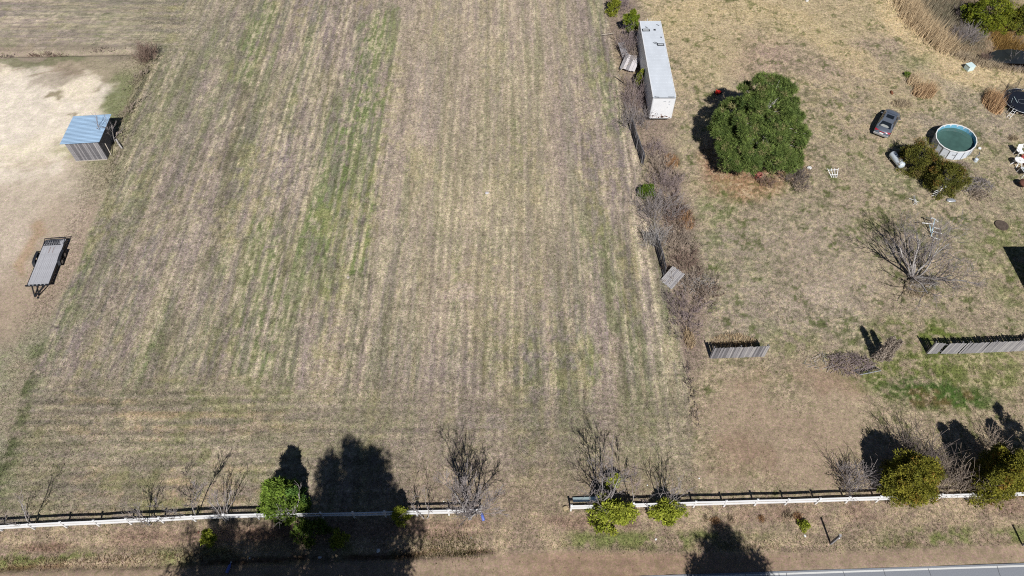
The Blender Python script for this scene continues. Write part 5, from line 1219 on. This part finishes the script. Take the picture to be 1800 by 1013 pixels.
# ================================================================== TALL DRY GRASS
PALE = ((.50,.37,.23),(.66,.52,.33)); RUST = ((.36,.19,.09),(.55,.34,.18)); DULL = ((.34,.27,.19),(.48,.39,.27))
GC = 'clumps of tall dry grass'
grass_clump('tall_grass', 'orange tan grass clump above and right of the parked car', G(1622,166), 1.2, .9, 1.9, 401, 420, ((.40,.26,.15),(.64,.46,.27)), wd=.07, group=GC, wind=(.45,.35))
grass_clump('tall_grass', 'smaller tan grass clump left of the orange one above the car', G(1604,146), .7, .8, 1.6, 402, 200, PALE, wd=.07, group=GC, wind=(.4,.35))
conifer('green_weed', 'small green weed at the left end of the grass clumps', G(1595,133), .45, .4, .4, 403, BRIGHT, n=14, per=40, clump=.16, size=.13, shape='dome', cat='plant', trunk=.02)
grass_clump('tall_grass', 'brown grass fringe standing behind the parked car', G(1584,184), 1.2, .8, .7, 404, 320, DULL, group=GC, wind=(.2,.1))
grass_clump('tall_grass', 'large rusty grass clump on the left of the trampoline', G(1743,187), .85, 1.5, 2.0, 405, 620, ((.30,.17,.09),(.60,.40,.22)), wd=.075, group=GC, wind=(.35,.4))
grass_clump('tall_grass', 'pale grass fringe along the outer side of the rusty trampoline clump', G(1741,170), .6, 1.4, 1.1, 406, 240, PALE, group=GC, wind=(.25,.15))
grass_clump('tall_grass', 'dry tuft with a dark hollow between the pool and the white chairs', G(1781,244), .6, .4, .8, 407, 140, DULL, group=GC)
grass_clump('tall_grass', 'tan grass stand behind the short grey board fence', G(1290,602), 2.2, .9, .8, 408, 520, PALE, group=GC)
grass_clump('tall_grass', 'slim pale grass tuft at the lower end of the brush line', G(1211,596), .5, 1.2, 1.1, 409, 200, PALE, group=GC)
grass_clump('tall_grass', 'orange tinted grass beside the rusty brush of the fence line', G(1205,385), .9, 1.6, .9, 410, 300, RUST, group=GC)
grass_clump('tall_grass', 'dull grass at the foot of the silvery bare tree', G(1614,514), 1.6, .8, .6, 411, 300, DULL, group=GC)
grass_clump('tall_grass', 'orange grass beside the brush below the dark board fence', G(1180,285), .9, 1.2, .9, 412, 240, RUST, group=GC)
for i, (px_, py_, H, lb) in enumerate(((1256,916,.55,'left of three small rust grass tufts on the verge below the fence'),(1283,912,.45,'small dark grass tuft between the verge rust tufts'),(1338,912,.45,'rust grass tuft on the verge right of the rounded tree shadow'),(1384,908,.8,'tallest dark brown grass tuft below the right fence'),(1402,908,.6,'broad rust grass tuft right of the tallest brown tuft'),(1240,912,.35,'faint red brown tuft on the verge above the rounded tree shadow'))):
    grass_clump('verge_tuft', lb, G(px_, py_), .22+.2*(H > .5), .3, H, 420+i, 90, RUST if i % 2 == 0 else DULL, group='rust grass tufts on the verge')
# the thicket round the pond is one uncountable stand of grass
def stand(name, label, pts, rad, n, H, cols, seed, wind=(.3,.15), wd=.06):
    rngl = np.random.default_rng(seed); A = [P(*q) for q in pts]; seg = [(A[i+1]-A[i]).length for i in range(len(A)-1)]; tot = sum(seg); pos = []
    for _ in range(n):
        s = rngl.uniform(0, tot); i = 0
        while i < len(seg)-1 and s > seg[i]: s -= seg[i]; i += 1
        q = A[i].lerp(A[i+1], s/seg[i]); pos.append((q.x+rngl.normal(0, rad), q.y+rngl.normal(0, rad), 0))
    pos = np.array(pos); c_, z_, _, _, _ = ground(pos[:, 0], pos[:, 1]); pos[:, 2] = z_-.03; cj = rngl.uniform(0, 1, (n, 1))*.6+.4*fbm(pos[:, 0]*.5, pos[:, 1]*.5, seed, 2)[:, None]
    v, f, c_ = blades(pos, H*rngl.uniform(.55, 1.1, n), np.full(n, wd), np.array(cols[0])*(1-cj)+np.array(cols[1])*cj, .35, 2, rngl)
    v = v.reshape(-1, 3, 3); v[:, 2, 0] += wind[0]*v[:, 2, 2]; v[:, 2, 1] += wind[1]*v[:, 2, 2]
    o = obj(name, mesh_np(name, v.reshape(-1, 3), f, c_), M['drygrass']); return tag(o, label, 'dry grass', kind='stuff')
stand('reed_bank', 'tall pale dry grass leaning along the edge of the pond thicket', [(1588,8),(1608,38),(1634,62),(1665,88)], .75, 2600, 1.7, PALE, 501)
stand('reed_bank', 'mixed brown and grey growth filling the pond thicket', [(1620,5),(1660,40),(1700,75),(1700,20),(1660,10)], 1.4, 2600, 1.0, ((.17,.16,.10),(.36,.30,.22)), 502)
stand('reed_bank', 'short tan grass on the lower lip of the pond', [(1668,92),(1720,112),(1770,118),(1800,120),(1840,118)], .5, 1500, .7, DULL, 503)
stand('reed_bank', 'golden brown grass above the pond water', [(1750,58),(1785,72),(1810,78)], .55, 1500, 1.2, ((.28,.17,.05),(.44,.28,.10)), 504)
stand('weed_strip', 'low weeds and grass along the left weed strip', [(262,108),(232,180),(205,262),(190,330)], .6, 1500, .35, ((.18,.17,.09),(.34,.29,.20)), 505, wd=.05)
stand('ditch_weeds', 'brown dead weeds along the roadside ditch lip', [(-20,990),(120,988),(300,980),(420,976)], .22, 1500, .28, ((.20,.13,.08),(.36,.27,.16)), 506, wd=.05, wind=(0,0))
stand('verge_weeds', 'low olive and brown weeds on the verge bank left of the gateway', [(748,960),(800,955),(845,968)], .55, 900, .25, ((.10,.10,.04),(.26,.22,.10)), 509, wd=.07, wind=(0,0))
stand('ditch_weeds', 'dark dead weeds along the ditch lip right of the tree shadow', [(690,975),(760,968),(840,966)], .25, 800, .28, ((.17,.13,.07),(.30,.23,.12)), 507, wd=.05, wind=(0,0))
stand('ditch_weeds', 'weeds along the ditch lip on the right of the gateway', [(1010,950),(1080,962),(1160,958),(1450,955),(1620,948)], .35, 1200, .2, ((.13,.15,.06),(.26,.24,.12)), 508, wd=.05, wind=(0,0))
shrub('bare_shrub', 'grey bare bush in the pond thicket below the big juniper', G(1692,72), 1.9, 1.3, 2.2, 520, n=110, m='twig', out=.8)
shrub('bare_shrub', 'dark bare bush in the pond thicket left of the grey one', G(1674,66), 1.0, 1.0, 1.7, 521, n=60, m='twig_dark', out=.8)
shrub('bare_shrub', 'rust red dead bush at the left tip of the pond', G(1727,104), .6, .6, 1.2, 522, n=50, m='twig_red', out=.6)
shrub('bare_shrub', 'pale bare bush at the right edge of the pond', G(1794,98), 1.0, .9, 2.6, 523, n=36, m='twig', out=.8)
shrub('bare_shrub', 'mauve bare brush at the top of the pond thicket left of the juniper', G(1690,30), 1.4, 1.4, 1.6, 524, n=60, m='twig_purple', out=.7)
# pond water
b = MB(); A = [P(x, y) for x, y in ((1738,98),(1744,88),(1756,82),(1780,80),(1810,84),(1850,84),(1890,88),(1890,104),(1850,106),(1800,106),(1775,105),(1752,104))]
for p_ in A: p_.z = -.55
b.add(A, [tuple(range(len(A)))[::-1]]); o = obj('water', b, M['pond']); o['kind'] = 'structure'

# ================================================================== ROADSIDE POSTS, LITTER
def marker(label, px_, py_, H=1.35):
    q = G(px_, py_); t = thing('marker_post', label, 'post', q, .1)
    part('post', MB().box((0,0,H/2), (.15,.15,H)), M['board'], t); part('cap', MB().box((0,0,H+.01), (.17,.17,.03)), M['board_pale'], t)
marker('grey wooden marker post in the verge below the two cedars', 1460, 956, 2.1); marker('grey wooden marker post cut by the right edge of the verge', 1798, 958, 1.6)
for i, (px_, py_, s, m, lb) in enumerate(((561,978,.30,'white_cloth','white crumpled litter in the tree shadow near the road'),(665,968,.32,'white_cloth','white crumpled litter at the right rim of the big tree shadow'),(438,980,.16,'white_cloth','tiny white litter in the lower left tree shadow'),(828,945,.12,'white_cloth','tiny white litter on the verge left of the gateway'),(1153,948,.2,'white_cloth','white litter on the verge left of the rounded tree shadow'),(1415,942,.22,'white_cloth','white litter left of the grey marker post'),(1475,946,.16,'white_cloth','white litter just right of the grey marker post'),(1229,841,.14,'white_cloth','tiny white scrap behind the right fence'),(1138,853,.12,'white_cloth','tiny white scrap behind the low yellow pine'),(780,882,.1,'white_cloth','tiny white scrap behind the left fence'),(856,340,.45,'panel','pale scrap lying on the centre of the mown field'),(612,488,.35,'drystraw','pale straw knot on the mown field'))):
    if m == 'drystraw': m = 'wood_new'; 
    lump('litter', lb, 'litter', G(px_, py_), (s, s*.8, s*.3), m, 600+i, i)
def bottle(label, px_, py_, rz, s=1.0):
    q = G(px_, py_, .08); t = thing('plastic_bottle', label, 'bottle', q, rz)
    part('bottle', MB().lathe([(0,-.3*s),(.09*s,-.29*s),(.09*s,.1*s),(.03*s,.24*s),(.03*s,.3*s),(0,.3*s)], 12, (0,0,0), 'y'), M['blue'], t, smooth=True); part('cap', MB().lathe([(0,.29*s),(.04*s,.29*s),(.04*s,.35*s),(0,.35*s)], 10, (0,0,0), 'y'), M['white_cloth'], t)
bottle('blue plastic bottle in the shadow near the road', 403, 999, -.2, 1.3); bottle('blue and white plastic bottle at the gateway end of the left fence', 848, 908, .3, 1.3)
lump('orange_litter', 'small orange scrap in front of the tiny yellow pine', 'litter', G(349,936), (.16,.2,.2), 'brownred', 640)

# ================================================================== HOUSE past the right edge, known by its shadow
t = thing('house', 'house just past the right edge that throws the black corner of shade', 'house', (50.0, 37.3, 0))
HX, HY, HE = 12.0, 12.3, 3.2
part('wall', MB().box((HX/2+.4, 0, HE/2), (HX-.8, HY-1.0, HE)), M['siding'], t)
b = MB(); y0, y1 = -HY/2, HY/2; b.add([(0,y0,HE),(HX,y0,HE),(HX,y1,HE),(0,y1,HE),(HX*.3,0,HE+2.0),(HX*.7,0,HE+2.0)], [(0,1,5,4),(1,2,5),(2,3,4,5),(3,0,4),(3,2,1,0)]); part('roof', b, M['shingle'], t)
for yy in (-3, 2.5):
    wf_ = part('window', MB().box((.39, yy, 1.6), (.04, 1.2, 1.3)), M['white_pvc'], t); part('pane', MB().box((.36, yy, 1.6), (.04, 1.0, 1.1)), M['glass'], wf_)
